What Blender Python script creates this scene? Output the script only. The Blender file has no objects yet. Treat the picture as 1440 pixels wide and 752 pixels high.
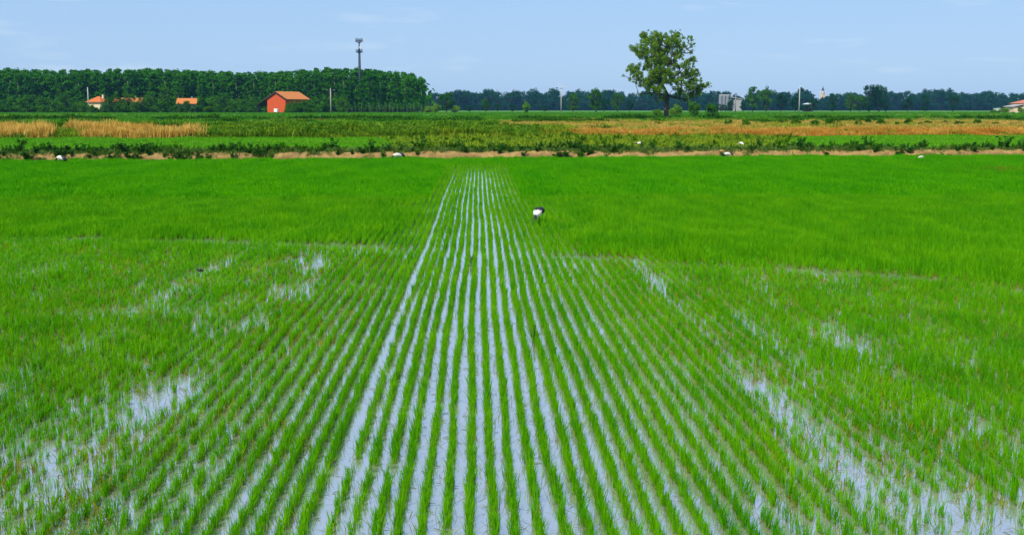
import bpy, bmesh, math, random
import numpy as np
from mathutils import Vector, Matrix
R = math.radians
scn = bpy.context.scene
C = scn.collection

# ------------------------------------------------------------------ camera
FPX, CX, CY = 1500.0, 720.0, 376.0          # focal length and centre in photograph pixels
PITCH, YAW, CAMZ = R(8.40), R(1.80), 3.0
cam_d = bpy.data.cameras.new('camera'); cam = bpy.data.objects.new('camera', cam_d); C.objects.link(cam)
cam.location = (0, 0, CAMZ)
cam.rotation_euler = (R(90) - PITCH, 0, -YAW)
cam_d.sensor_fit = 'HORIZONTAL'; cam_d.sensor_width = 36; cam_d.lens = 36 * FPX / 1440
cam_d.clip_start = 0.1; cam_d.clip_end = 20000
scn.camera = cam

# ------------------------------------------------------------------ light
SUN_EL, SUN_AZ = R(50), R(215)               # azimuth clockwise from +Y: behind the camera, to its left
w = bpy.data.worlds.new('World'); scn.world = w; w.use_nodes = True
nt = w.node_tree; nt.nodes.clear()
N = nt.nodes.new
out = N('ShaderNodeOutputWorld'); bg = N('ShaderNodeBackground'); sky = N('ShaderNodeTexSky')
sky.sky_type = 'NISHITA'; sky.sun_disc = False; sky.sun_elevation = SUN_EL; sky.sun_rotation = SUN_AZ
sky.air_density = 1.0; sky.dust_density = 0.6; sky.ozone_density = 3.0; sky.altitude = 100
bg.inputs['Strength'].default_value = 0.095
# thin summer haze and a few wisps of cirrus, by direction
tc = N('ShaderNodeTexCoord'); mp = N('ShaderNodeMapping'); mp.inputs['Scale'].default_value = (5, 5, 34)
mp.inputs['Location'].default_value = (3.1, 0.4, 1.9)
nz = N('ShaderNodeTexNoise'); nz.inputs['Scale'].default_value = 1.7; nz.inputs['Detail'].default_value = 6
rp = N('ShaderNodeValToRGB'); rp.color_ramp.elements[0].position = 0.60; rp.color_ramp.elements[1].position = 0.86
rp.color_ramp.elements[1].color = (0.55, 0.55, 0.55, 1)
mx = N('ShaderNodeMix'); mx.data_type = 'RGBA'; mx.inputs['B'].default_value = (6.6, 7.6, 8.6, 1)
hs = N('ShaderNodeMix'); hs.data_type = 'RGBA'; hs.inputs['Factor'].default_value = 0.75; hs.inputs['B'].default_value = (3.3, 5.2, 8.1, 1)
L = nt.links.new
L(tc.outputs['Generated'], mp.inputs['Vector']); L(mp.outputs[0], nz.inputs['Vector']); L(nz.outputs['Fac'], rp.inputs['Fac'])
L(sky.outputs[0], hs.inputs['A']); L(hs.outputs['Result'], mx.inputs['A']); L(rp.outputs['Color'], mx.inputs['Factor'])
L(mx.outputs['Result'], bg.inputs['Color']); L(bg.outputs[0], out.inputs['Surface'])

sd = bpy.data.lights.new('sun', 'SUN'); so = bpy.data.objects.new('sun', sd); C.objects.link(so)
sd.energy = 4.2; sd.angle = R(1.5); sd.color = (1.0, 0.95, 0.86)
sdir = Vector((math.sin(SUN_AZ) * math.cos(SUN_EL), math.cos(SUN_AZ) * math.cos(SUN_EL), math.sin(SUN_EL)))
so.rotation_euler = sdir.to_track_quat('Z', 'Y').to_euler(); so.location = (-40, -60, 90)
vs = scn.view_settings; vs.view_transform = 'Standard'; vs.look = 'None'; vs.exposure = 0.32; vs.gamma = 1.0
scn.cycles.use_denoising = True
scn.cycles.max_bounces = 8; scn.cycles.diffuse_bounces = 3; scn.cycles.glossy_bounces = 3
scn.cycles.transmission_bounces = 4; scn.cycles.volume_bounces = 0; scn.cycles.transparent_max_bounces = 8

# ------------------------------------------------------------------ helpers
rng = np.random.default_rng(7)
FWD = np.array([math.sin(YAW), math.cos(YAW), 0.0]); RIGHT = np.array([math.cos(YAW), -math.sin(YAW), 0.0])
def at(px, py, d):
    """point of the place seen at photograph pixel (px,py), d metres ahead along the ground"""
    u = (px - CX) / FPX; v = -(py - CY) / FPX
    fw = math.cos(PITCH) + v * math.sin(PITCH); up = v * math.cos(PITCH) - math.sin(PITCH)
    k = d / fw
    p = FWD * d + RIGHT * (u * k); return np.array([p[0], p[1], CAMZ + up * k])
def project(p):
    r = np.array(p, float) - np.array([0, 0, CAMZ]); f = r @ FWD; x = r @ RIGHT; z = r[2]
    zc = f * math.cos(PITCH) - z * math.sin(PITCH); yc = f * math.sin(PITCH) + z * math.cos(PITCH)
    return CX + FPX * x / zc, CY - FPX * yc / zc

def _hash(i, j, seed):
    h = (i.astype(np.int64) * 374761393 + j.astype(np.int64) * 668265263 + seed * 1442695041) & 0x7fffffff
    h = ((h ^ (h >> 13)) * 1274126177) & 0x7fffffff
    return ((h ^ (h >> 16)) & 0xffff) / 65535.0
def vnoise(x, y, s, seed=0):
    x = np.asarray(x, float) / s + 500.3; y = np.asarray(y, float) / s + 500.7
    i = np.floor(x); j = np.floor(y); a = x - i; b = y - j
    a = a * a * (3 - 2 * a); b = b * b * (3 - 2 * b)
    return (_hash(i, j, seed) * (1 - a) + _hash(i + 1, j, seed) * a) * (1 - b) + (_hash(i, j + 1, seed) * (1 - a) + _hash(i + 1, j + 1, seed) * a) * b
def sstep(a, b, x):
    t = np.clip((np.asarray(x, float) - a) / (b - a), 0, 1); return t * t * (3 - 2 * t)

def edge(x): return 64.0 + 0.080 * np.asarray(x, float)          # far edge of the flooded field
def warp(T): return np.where(T < 4, T, np.where(T < 36, 4 + (T - 4) * .75, T - 8))
def terrain(x, y):
    x = np.asarray(x, float); y = np.asarray(y, float)
    t = y - edge(x) + (vnoise(x, y, 1.1, 3) - .5) * .55
    z = np.full(np.broadcast(x, y).shape, -0.14)
    z = z + 0.66 * sstep(0.1, 1.0, t) - 0.16 * sstep(2.4, 3.6, t)
    z = z + (vnoise(x, y, .5, 5) - .5) * .16 * sstep(0.2, .8, t) * (1 - sstep(3., 4., t))
    t = warp(t)
    z = z + 0.30 * sstep(29, 33, t) + 0.95 * sstep(140, 255, t) + 0.15 * sstep(255, 420, t) + .25 * sstep(420, 1500, t)
    z = z + 1.65 * (1 - sstep(2.2, 4.6, y))                        # the levee the picture was taken from
    return z
def gz(x, y): return float(terrain(np.array([x]), np.array([y]))[0])

def mesh_from(name, verts, faces, mats=(), midx=None, smooth=False):
    me = bpy.data.meshes.new(name); me.from_pydata([tuple(v) for v in verts], [], [tuple(f) for f in faces])
    for m in mats: me.materials.append(m)
    if midx is not None: me.polygons.foreach_set('material_index', list(midx))
    if smooth: me.polygons.foreach_set('use_smooth', [True] * len(me.polygons))
    me.update(); return me
def quad_mesh(name, Q, mat, col=None):
    """Q (n,4,3) quads as one mesh, col (n,4) optional float attribute 'h'"""
    n = len(Q); me = bpy.data.meshes.new(name)
    me.vertices.add(n * 4); me.vertices.foreach_set('co', np.ascontiguousarray(Q, dtype=np.float32).ravel())
    me.loops.add(n * 4); me.loops.foreach_set('vertex_index', np.arange(n * 4, dtype=np.int32))
    me.polygons.add(n); me.polygons.foreach_set('loop_start', np.arange(0, n * 4, 4, dtype=np.int32))
    me.materials.append(mat)
    if col is not None:
        a = me.attributes.new('h', 'FLOAT', 'POINT'); a.data.foreach_set('value', np.ascontiguousarray(col, dtype=np.float32).ravel())
    me.update(calc_edges=True); return me
def obj(name, me, parent=None, loc=None):
    o = bpy.data.objects.new(name, me); C.objects.link(o); o.parent = parent
    if loc is not None: o.location = loc
    return o
def tag(o, label=None, cat=None, group=None, kind=None):
    if label: o['label'] = label
    if cat: o['category'] = cat
    if group: o['group'] = group
    if kind: o['kind'] = kind
    return o
def empty(name, loc, rz=0.0):
    o = bpy.data.objects.new(name, None); C.objects.link(o); o.location = loc; o.rotation_euler = (0, 0, rz)
    o.empty_display_size = .3; return o

# ------------------------------------------------------------------ materials
def newmat(name):
    m = bpy.data.materials.new(name); m.use_nodes = True; t = m.node_tree; t.nodes.clear()
    return m, t, t.nodes.new, t.links.new
def plain(name, c, rough=.8, var=.12, scale=3.0, bump=0.0, metal=0.0):
    m, t, N, L = newmat(name)
    o = N('ShaderNodeOutputMaterial'); b = N('ShaderNodeBsdfPrincipled'); g = N('ShaderNodeNewGeometry')
    n = N('ShaderNodeTexNoise'); n.inputs['Scale'].default_value = scale; n.inputs['Detail'].default_value = 5
    L(g.outputs['Position'], n.inputs['Vector'])
    mx = N('ShaderNodeMix'); mx.data_type = 'RGBA'
    mx.inputs['A'].default_value = (*[x * (1 - var) for x in c], 1); mx.inputs['B'].default_value = (*[min(1, x * (1 + var)) for x in c], 1)
    L(n.outputs['Fac'], mx.inputs['Factor']); L(mx.outputs['Result'], b.inputs['Base Color'])
    b.inputs['Roughness'].default_value = rough; b.inputs['Metallic'].default_value = metal
    if bump:
        bp = N('ShaderNodeBump'); bp.inputs['Strength'].default_value = bump; bp.inputs['Distance'].default_value = .05
        L(n.outputs['Fac'], bp.inputs['Height']); L(bp.outputs[0], b.inputs['Normal'])
    L(b.outputs[0], o.inputs['Surface']); return m
def leafmat(name, c0, c1, trans=.35, base=None, patch=6.0, spec=.25, rough=.5, stretch=1.0):
    """two tones by plant and by patch of ground; base = colour of the stem end (attribute h)"""
    m, t, N, L = newmat(name)
    o = N('ShaderNodeOutputMaterial'); g = N('ShaderNodeNewGeometry'); oi = N('ShaderNodeObjectInfo')
    n = N('ShaderNodeTexNoise'); n.inputs['Scale'].default_value = 1.0 / patch; n.inputs['Detail'].default_value = 3
    vm = N('ShaderNodeVectorMath'); vm.operation = 'MULTIPLY'; vm.inputs[1].default_value = (1, 1 / stretch, 1)
    L(g.outputs['Position'], vm.inputs[0]); L(vm.outputs[0], n.inputs['Vector'])
    ad = N('ShaderNodeMath'); ad.operation = 'MULTIPLY_ADD'; L(oi.outputs['Random'], ad.inputs[0]); ad.inputs[1].default_value = .5
    mr = N('ShaderNodeMapRange'); mr.inputs['From Min'].default_value = .3; mr.inputs['From Max'].default_value = .7; mr.inputs['To Max'].default_value = .55
    L(n.outputs['Fac'], mr.inputs['Value']); L(mr.outputs[0], ad.inputs[2])
    mx = N('ShaderNodeMix'); mx.data_type = 'RGBA'; mx.inputs['A'].default_value = (*c0, 1); mx.inputs['B'].default_value = (*c1, 1)
    L(ad.outputs[0], mx.inputs['Factor']); col = mx.outputs['Result']
    if base is not None:
        at_ = N('ShaderNodeAttribute'); at_.attribute_name = 'h'
        r2 = N('ShaderNodeMapRange'); r2.inputs['From Min'].default_value = .02; r2.inputs['From Max'].default_value = .38
        L(at_.outputs['Fac'], r2.inputs['Value'])
        m2 = N('ShaderNodeMix'); m2.data_type = 'RGBA'; m2.inputs['A'].default_value = (*base, 1)
        L(r2.outputs[0], m2.inputs['Factor']); L(col, m2.inputs['B']); col = m2.outputs['Result']
    b = N('ShaderNodeBsdfPrincipled'); b.inputs['Roughness'].default_value = rough; b.inputs['Specular IOR Level'].default_value = spec
    tr = N('ShaderNodeBsdfTranslucent'); ms = N('ShaderNodeMixShader'); ms.inputs[0].default_value = trans
    L(col, b.inputs['Base Color']); L(col, tr.inputs['Color'])
    L(b.outputs[0], ms.inputs[1]); L(tr.outputs[0], ms.inputs[2]); L(ms.outputs[0], o.inputs['Surface']); return m

M = {}
M['rice'] = leafmat('rice_leaf', (0.040, 0.270, 0.001), (0.170, 0.450, 0.001), .42, (0.13, 0.18, 0.01), patch=.8, spec=.05, stretch=2.5)
M['rice_far'] = leafmat('rice_leaf_far', (0.034, 0.290, 0.001), (0.125, 0.430, 0.001), .42, (0.10, 0.22, 0.004), patch=1.5, spec=.02, stretch=4.0)
M['olive'] = leafmat('olive_sprout', (0.12, 0.17, 0.003), (0.24, 0.24, 0.006), .35, (0.20, 0.14, 0.02), patch=.8, spec=.05)
M['dead'] = leafmat('yellowed_leaf', (0.13, 0.21, 0.01), (0.22, 0.25, 0.03), .3, patch=1.0)
M['wetdead'] = leafmat('floating_leaf', (0.07, 0.09, 0.03), (0.14, 0.15, 0.05), .2, patch=1.0)
M['field2'] = leafmat('second_field_leaf', (0.075, 0.30, 0.002), (0.15, 0.40, 0.004), .35, patch=9.0, spec=.1)
M['bankgrass'] = leafmat('bank_grass', (0.05, 0.15, 0.012), (0.16, 0.24, 0.03), .3, patch=1.6)
M['weed'] = leafmat('weed_leaf', (0.010, 0.075, 0.003), (0.045, 0.145, 0.008), .25, patch=1.2, spec=.08)
M['herb'] = leafmat('herb_leaf', (0.065, 0.22, 0.004), (0.29, 0.33, 0.012), .3, patch=2.2, spec=.06)
M['straw'] = leafmat('dry_reed', (0.52, 0.29, 0.030), (0.78, 0.54, 0.13), .3, patch=2.6, spec=.1)
M['rust'] = leafmat('rust_reed', (0.44, 0.19, 0.015), (0.62, 0.34, 0.05), .3, patch=3.0, spec=.1)
M['goldstub'] = leafmat('golden_grass', (0.34, 0.23, 0.03), (0.56, 0.38, 0.08), .3, patch=8.0, spec=.1)
M['hedge'] = leafmat('hedge_leaf', (0.045, 0.190, 0.003), (0.17, 0.30, 0.008), .3, patch=2.5, spec=.06)
M['crop'] = leafmat('far_crop_leaf', (0.022, 0.170, 0.002), (0.11, 0.30, 0.005), .3, patch=14.0, spec=.04)
M['poplar'] = leafmat('poplar_leaf', (0.018, 0.125, 0.001), (0.058, 0.230, 0.002), .34, patch=7.0, spec=.0)
M['oakleaf'] = leafmat('lone_tree_leaf', (0.060, 0.170, 0.002), (0.17, 0.29, 0.006), .32, patch=1.6, spec=.04)
M['broad'] = leafmat('broad_leaf', (0.008, 0.075, 0.001), (0.065, 0.185, 0.004), .28, patch=5.0, spec=.0)
M['farleaf'] = leafmat('far_leaf', (0.004, 0.046, 0.014), (0.016, 0.085, 0.020), .25, patch=20.0, spec=.0)  # blue of the distance haze is mixed into this leaf colour
M['bark'] = plain('bark', (0.06, 0.042, 0.028), .9, .3, 4, .4)
M['palebark'] = plain('pale_bark', (0.24, 0.22, 0.16), .9, .25, 3, .3)
M['redwall'] = plain('red_plaster', (0.56, 0.072, 0.008), .85, .10, .6)
M['tiles'] = plain('roof_tiles', (0.50, 0.16, 0.025), .85, .22, 1.2, .3)
M['tiles2'] = plain('roof_tiles_deep', (0.50, 0.12, 0.016), .85, .22, 1.2, .3)
M['tiles3'] = plain('roof_tiles_red', (0.46, 0.15, 0.075), .85, .22, 1.2, .3)
M['cream'] = plain('cream_plaster', (0.72, 0.56, 0.34), .85, .08, .8)
M['pinkcream'] = plain('pinkish_plaster', (0.72, 0.50, 0.32), .85, .08, .8)
M['greyroof'] = plain('grey_roofing', (0.38, 0.34, 0.32), .8, .15, 1.5)
M['white'] = plain('white_paint', (0.78, 0.77, 0.72), .7, .05, 1)
M['greywall'] = plain('grey_concrete', (0.20, 0.20, 0.22), .85, .1, .3)
M['darkwood'] = plain('dark_timber', (0.035, 0.022, 0.018), .8, .2, 2)
M['glass'] = plain('dark_glass', (0.02, 0.022, 0.025), .15, .05, 1)
M['concrete'] = plain('pole_concrete', (0.42, 0.40, 0.36), .85, .12, 2)
M['polewood'] = plain('pole_timber', (0.32, 0.28, 0.20), .85, .2, 2)
M['steel'] = plain('dark_steel', (0.045, 0.055, 0.075), .5, .1, 2, metal=.3)
M['panelw'] = plain('antenna_white', (0.62, 0.63, 0.65), .5, .05, 2)
M['plume'] = plain('white_plumage', (0.64, 0.61, 0.52), .8, .08, 12)
M['black'] = plain('black_plumage', (0.012, 0.011, 0.012), .55, .2, 12)
M['clay'] = plain('pale_clay', (0.52, 0.40, 0.24), .95, .15, 1.0, .3)

# ------------------------------------------------------------------ ground
def axis(parts):
    a = []
    for lo, hi, st in parts: a.extend(np.arange(lo, hi, st))
    return np.array(a + [parts[-1][1]])
xs = axis([(-6000, -1000, 1000), (-1000, -240, 60), (-240, -64, 4), (-64, 72, .55), (72, 240, 4), (240, 1000, 60), (1000, 6000, 1000)])
ys = axis([(-400, -20, 60), (-20, 1, 3), (1, 6, .4), (6, 58, 6), (58, 82, .3), (82, 110, 1.2), (110, 330, 4), (330, 1000, 40), (1000, 9000, 800)])
GX, GY = np.meshgrid(xs, ys); GZ = terrain(GX, GY)
nx, ny = len(xs), len(ys)
idx = np.arange(nx * ny).reshape(ny, nx)
F = np.stack([idx[:-1, :-1], idx[:-1, 1:], idx[1:, 1:], idx[1:, :-1]], -1).reshape(-1, 4)
V = np.stack([GX, GY, GZ], -1).reshape(-1, 3)
# what grows or lies on each stretch of land
def lin(*c): return np.array(c)
T = warp((GY - edge(GX)).ravel()); X = V[:, 0]; Y = V[:, 1]
PX = CX + FPX * (X * RIGHT[0] + Y * RIGHT[1]) / np.maximum(X * FWD[0] + Y * FWD[1], 5)
col = np.tile(lin(.10, .17, .03), (len(V), 1))
def paint(c, wgt):
    global col
    wgt = np.clip(wgt, 0, 1)[:, None]; col = col * (1 - wgt) + lin(*c)[None, :] * wgt
nA = vnoise(X, Y, 3.0, 11); nB = vnoise(X, Y, 14.0, 12); nC = vnoise(X, Y, 40.0, 13)
paint((.31, .20, .07), sstep(-.5, .1, T) * (1 - sstep(1.1, 1.7, T)))
paint((.10, .055, .02), sstep(-.6, .0, T) * (1 - sstep(.30, .62, T + (nA - .5) * .3)))  # dark shadow line along the bank foot, painted into the wet soil colour
paint((.16, .17, .05), sstep(1.1, 1.7, T) * (1 - sstep(3, 4, T)))
paint((.11, .27, .012), sstep(3, 4, T) * (1 - sstep(28, 30, T)))
paint((.24, .25, .04), sstep(3, 4, T) * (1 - sstep(28, 30, T)) * sstep(560, 620, PX) * (1 - sstep(1060, 1120, PX)))
paint((.40, .26, .07), sstep(28, 30, T) * (1 - sstep(138, 150, T)) * sstep(640, 760, PX) * (.6 + .7 * nB))
paint((.10, .24, .02), sstep(28, 30, T) * (1 - sstep(90, 110, T)) * (1 - sstep(640, 760, PX)))
paint((.06, .20, .012), np.where(PX > 700, sstep(138, 150, T), sstep(95, 110, T)) * (.5 + .5 * nC))
paint((.36, .28, .08), sstep(150, 200, T) * (1 - sstep(240, 300, T)) * sstep(.55, .75, nC) * .8)
paint((.12, .20, .03), 1 - sstep(4.5, 6, Y))
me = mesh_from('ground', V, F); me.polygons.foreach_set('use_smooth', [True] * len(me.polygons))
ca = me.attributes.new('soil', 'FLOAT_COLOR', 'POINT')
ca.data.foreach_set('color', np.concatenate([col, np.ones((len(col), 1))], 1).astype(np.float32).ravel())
m, t, N, L = newmat('ground_soil')
o_ = N('ShaderNodeOutputMaterial'); b = N('ShaderNodeBsdfPrincipled'); a_ = N('ShaderNodeAttribute'); a_.attribute_name = 'soil'
g = N('ShaderNodeNewGeometry'); n1 = N('ShaderNodeTexNoise'); n1.inputs['Scale'].default_value = 2.5; n1.inputs['Detail'].default_value = 8; n1.inputs['Roughness'].default_value = .7
L(g.outputs['Position'], n1.inputs['Vector'])
mr = N('ShaderNodeMapRange'); mr.inputs['From Min'].default_value = .3; mr.inputs['From Max'].default_value = .7; mr.inputs['To Min'].default_value = .55; mr.inputs['To Max'].default_value = 1.3
L(n1.outputs['Fac'], mr.inputs['Value'])
mu = N('ShaderNodeMix'); mu.data_type = 'RGBA'; mu.blend_type = 'MULTIPLY'; mu.inputs['Factor'].default_value = 1
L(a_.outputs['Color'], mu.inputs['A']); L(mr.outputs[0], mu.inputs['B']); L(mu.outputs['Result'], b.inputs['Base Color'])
b.inputs['Roughness'].default_value = .95; b.inputs['Specular IOR Level'].default_value = .1
bp = N('ShaderNodeBump'); bp.inputs['Strength'].default_value = .6; bp.inputs['Distance'].default_value = .12
L(n1.outputs['Fac'], bp.inputs['Height']); L(bp.outputs[0], b.inputs['Normal']); L(b.outputs[0], o_.inputs['Surface'])
me.materials.append(m)
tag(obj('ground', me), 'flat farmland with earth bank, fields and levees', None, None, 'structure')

# silty water standing in the paddy
m, t, N, L = newmat('paddy_water')
o_ = N('ShaderNodeOutputMaterial'); b = N('ShaderNodeBsdfPrincipled'); g = N('ShaderNodeNewGeometry')
n1 = N('ShaderNodeTexNoise'); n1.inputs['Scale'].default_value = 1.3; n1.inputs['Detail'].default_value = 6
L(g.outputs['Position'], n1.inputs['Vector'])
mx = N('ShaderNodeMix'); mx.data_type = 'RGBA'; mx.inputs['A'].default_value = (.74, .70, .67, 1); mx.inputs['B'].default_value = (.84, .79, .75, 1)
L(n1.outputs['Fac'], mx.inputs['Factor']); L(mx.outputs['Result'], b.inputs['Base Color'])
b.inputs['Metallic'].default_value = .82; b.inputs['Roughness'].default_value = .05; b.inputs['IOR'].default_value = 2.1; b.inputs['Specular IOR Level'].default_value = .55
n2 = N('ShaderNodeTexNoise'); n2.inputs['Scale'].default_value = 22; n2.inputs['Detail'].default_value = 3; L(g.outputs['Position'], n2.inputs['Vector'])
bp = N('ShaderNodeBump'); bp.inputs['Strength'].default_value = .05; bp.inputs['Distance'].default_value = .01
L(n2.outputs['Fac'], bp.inputs['Height']); L(bp.outputs[0], b.inputs['Normal']); L(b.outputs[0], o_.inputs['Surface'])
wx = np.linspace(-62, 70, 40); V2 = [(x, 3.2, 0) for x in wx] + [(x, float(edge(x)) + .55, 0) for x in wx]
wm = mesh_from('water', V2, [(i, i + 1, 41 + i, 40 + i) for i in range(39)], [m])
tag(obj('water', wm), 'shallow silty water mirroring the sky between rice rows', None, None, 'structure')

# ------------------------------------------------------------------ scattering of uncountable growth (geometry nodes)
def scatter(name, label, pts, scl, rot, protos):
    me = bpy.data.meshes.new(name); n = len(pts)
    me.vertices.add(n); me.vertices.foreach_set('co', np.ascontiguousarray(pts, dtype=np.float32).ravel())
    for nm, arr in (('scl', scl), ('rot', rot)):
        a = me.attributes.new(nm, 'FLOAT_VECTOR', 'POINT'); a.data.foreach_set('vector', np.ascontiguousarray(arr, dtype=np.float32).ravel())
    a = me.attributes.new('pick', 'INT', 'POINT'); a.data.foreach_set('value', rng.integers(0, len(protos), n).astype(np.int32))
    me.update(); o = obj(name, me); tag(o, label, None, None, 'stuff')
    ng = bpy.data.node_groups.new(name + '_nodes', 'GeometryNodeTree')
    ng.interface.new_socket('Geometry', in_out='INPUT', socket_type='NodeSocketGeometry')
    ng.interface.new_socket('Geometry', in_out='OUTPUT', socket_type='NodeSocketGeometry')
    A = ng.nodes.new; K = ng.links.new
    gi = A('NodeGroupInput'); go = A('NodeGroupOutput'); ip = A('GeometryNodeInstanceOnPoints'); jn = A('GeometryNodeJoinGeometry')
    for p in protos:
        oi = A('GeometryNodeObjectInfo'); oi.inputs['Object'].default_value = p; oi.inputs['As Instance'].default_value = True
        K(oi.outputs['Geometry'], jn.inputs[0])
    def attr(nm, ty):
        q = A('GeometryNodeInputNamedAttribute'); q.data_type = ty; q.inputs['Name'].default_value = nm; return q.outputs['Attribute']
    er = A('FunctionNodeEulerToRotation'); K(attr('rot', 'FLOAT_VECTOR'), er.inputs[0])
    ip.inputs['Pick Instance'].default_value = True
    K(gi.outputs[0], ip.inputs['Points']); K(jn.outputs[0], ip.inputs['Instance']); K(attr('pick', 'INT'), ip.inputs['Instance Index'])
    K(er.outputs[0], ip.inputs['Rotation']); K(attr('scl', 'FLOAT_VECTOR'), ip.inputs['Scale']); K(ip.outputs[0], go.inputs[0])
    md = o.modifiers.new('scatter', 'NODES'); md.node_group = ng
    return o
def blades(n, h, wd, spread, splay, curve, seed, along=None):
    """n curved tapering blades as quads (two or three segments); returns (Q, hh)"""
    r = np.random.default_rng(seed); Q = []; H = []
    for k in range(n):
        az = r.uniform(0, 2 * math.pi); hh = h * r.uniform(.6, 1.1); sp = abs(r.normal(0, splay)); cv = curve * r.uniform(.2, 1.5)
        ox = r.normal(0, spread); oy = r.normal(0, spread) if along is None else r.uniform(-along, along)
        d = np.array([math.cos(az), math.sin(az), 0]); s = np.array([-math.sin(az + r.normal(0, .5)), math.cos(az), 0])
        s = s / np.linalg.norm(s); wv = wd * r.uniform(.7, 1.25)
        P = []; ts = (0, .45, .8, 1.0)
        for tt in ts:
            off = sp * tt * hh + cv * hh * tt ** 2.4
            P.append(np.array([ox, oy, 0]) + d * off + np.array([0, 0, hh * (tt - .35 * cv * tt ** 3)]))
        W = (.65, 1.0, .62, .08)
        for q in range(3):
            a, b_ = P[q], P[q + 1]
            Q.append([a - s * wv * W[q] / 2, a + s * wv * W[q] / 2, b_ + s * wv * W[q + 1] / 2, b_ - s * wv * W[q + 1] / 2])
            H.append([ts[q], ts[q], ts[q + 1], ts[q + 1]])
    return np.array(Q), np.array(H)
def proto(name, mat, *a, **k):
    Q, H = blades(*a, **k); return bpy.data.objects.new(name, quad_mesh(name, Q, mat, H))

# ------------------------------------------------------------------ the rice
SP = 0.168
def cross_line(x): return 22.4 - 0.40 * x - .012 * x * x          # oblique wheel pass across the rows
def rice_points(y0, y1, step, jitter):
    pts = []
    imin = int(((-(CX + 90) / FPX - .04) * y1 - 3) / SP); imax = int((((1440 - CX + 90) / FPX + .06) * y1 + 3) / SP)
    for i in range(imin, imax):
        x0 = (i + .5) * SP
        yl = max(y0, (abs(x0 + .03 * y0) - 3.5) / .58)
        yh = min(y1, float(edge(x0)) - .05)
        if yh <= yl: continue
        yy = np.arange(yl, yh, step); yy = yy + rng.uniform(-.5, .5, len(yy)) * step
        wob = (vnoise(yy, np.full(len(yy), i * 7.1), 1.6, 21) - .5) * .034 + (vnoise(yy, np.zeros(len(yy)), 6., 22) - .5) * .06
        x0 += {-8: -.018, -7: .022, -6: .008}.get(i, 0)
        xx = x0 + wob + rng.normal(0, 1, len(yy)) * (jitter + .010 * float(sstep(2.4, 4.5, abs(x0 - .3))))
        pts.append(np.stack([xx, yy, np.full(len(yy), float(i))], 1))
    return np.concatenate(pts)
def rice_keep(P):
    x, y, i = P.T
    near = 1 - sstep(-.35, .35, y - cross_line(x))
    cen = (1 - sstep(1.15, 1.75, np.abs(x + .1))) * (1 - sstep(50, 58, y)); near = np.maximum(near, .8 * cen)
    rowv = _hash(i, i * 0 + 3, 40)
    clump = vnoise(x, y, .16, 31); mid = vnoise(x, y, .9, 32); big = vnoise(x, y, 3.2, 33)
    side = sstep(1.7, 3.2, np.abs(x - .3))
    p = np.ones(len(x))
    p *= 1 - near * side * (.30 + .40 * mid) * sstep(.35, .70, clump)
    # wheel tracks and thin patches
    for xc, wd, st in ((-3.2, .50, .92), (3.12, .26, .95), (-5.1, .20, .84), (4.75, .24, .84), (3.75, .2, .6), (-4.1, .2, .5), (6.3, .25, .5), (-2.2, .12, .5), (2.2, .12, .4), (-8.2, .3, .5)):
        tr = np.exp(-((x - xc - .25 * (vnoise(y, y * 0, 3, 55) - .5)) / wd) ** 2)
        gate = sstep(.28, .62, vnoise(x * 2.2, y * .75, 1.0, int(60 + xc * 10))) * (.70 + .30 * sstep(.25, .6, vnoise(x, y * .5, .13, int(90 + xc * 10))))
        if xc == 3.12: gate = np.maximum(gate, .85 * np.exp(-((x - 3.05) / .16) ** 2))
        p *= 1 - near * st * tr * gate
    p *= 1 - .90 * np.exp(-((y - cross_line(x)) / .62) ** 2) * sstep(.36, .56, vnoise(x, y, 1.1, 77)) * sstep(.8, 1.6, np.abs(x))
    p *= 1 - near * side * .65 * sstep(.70, .84, vnoise(x, y * .6, 1.3, 78)) * (1 - sstep(13, 21, y))
    p = np.where(i == -7, p * .62, p)
    p = np.where((i == -6) & (y < 10.5), p * .55, p)
    p = np.where((i == -5) & (y < 9.4), p * .8, p)
    p *= 1 - (1 - side) * .5 * sstep(.70, .85, vnoise(x, y, .5, 79))
    h = 1.13 - near * (.30 - .02 * sstep(1.8, 3.4, np.abs(x - .2))) + .16 * (big - .5) * 2 * side + (mid - .5) * .35 * (.4 + .6 * side) + (rowv - .5) * .12
    h += (1 - near) * ((vnoise(x, y * .3, .5, 34) - .5) * .5 + (vnoise(x, y, 1.2, 35) - .5) * .35)
    h *= 1 - .25 * np.exp(-((y - cross_line(x) + .3) / .6) ** 2)
    return rng.random(len(x)) < p, h
def rice_layer(name, label, y0, y1, step, jit, protos, k=1.0, lean=.12, sel=None):
    P = rice_points(y0, y1, step, jit)
    if sel is not None: P = P[sel(P[:, 0], P[:, 1])]
    kp, h = rice_keep(P); P, h = P[kp], h[kp]; n = len(P)
    s = k * h * rng.uniform(.75, 1.2, n)
    pts = np.stack([P[:, 0], P[:, 1], np.full(n, -.012)], 1)
    rot = np.stack([rng.normal(0, lean, n), rng.normal(0, lean, n), rng.uniform(0, 6.283, n)], 1)
    scl = np.stack([s * .5 + .5 * k, s * .5 + .5 * k, s], 1)
    scatter(name, label, pts, scl, rot, protos)
near_p = [proto('rice_tuft', M['rice'], 12, .190, .0060, .012, .085, .15, 100 + q) for q in range(10)]
mid_p = [proto('rice_tuft', M['rice'], 11, .200, .0085, .014, .09, .15, 140 + q) for q in range(8)]
far_p = [proto('rice_tuft', M['rice_far'], 12, .23, .020, .032, .14, .20, 170 + q) for q in range(6)]
rice_layer('rice_seedlings', 'rows of bright green rice seedlings standing in shallow water', 5.2, 17, .028, .010, near_p)
rice_layer('rice_seedlings', 'bright green rice rows converging across the middle of the paddy', 17, 36, .046, .012, mid_p)
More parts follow.
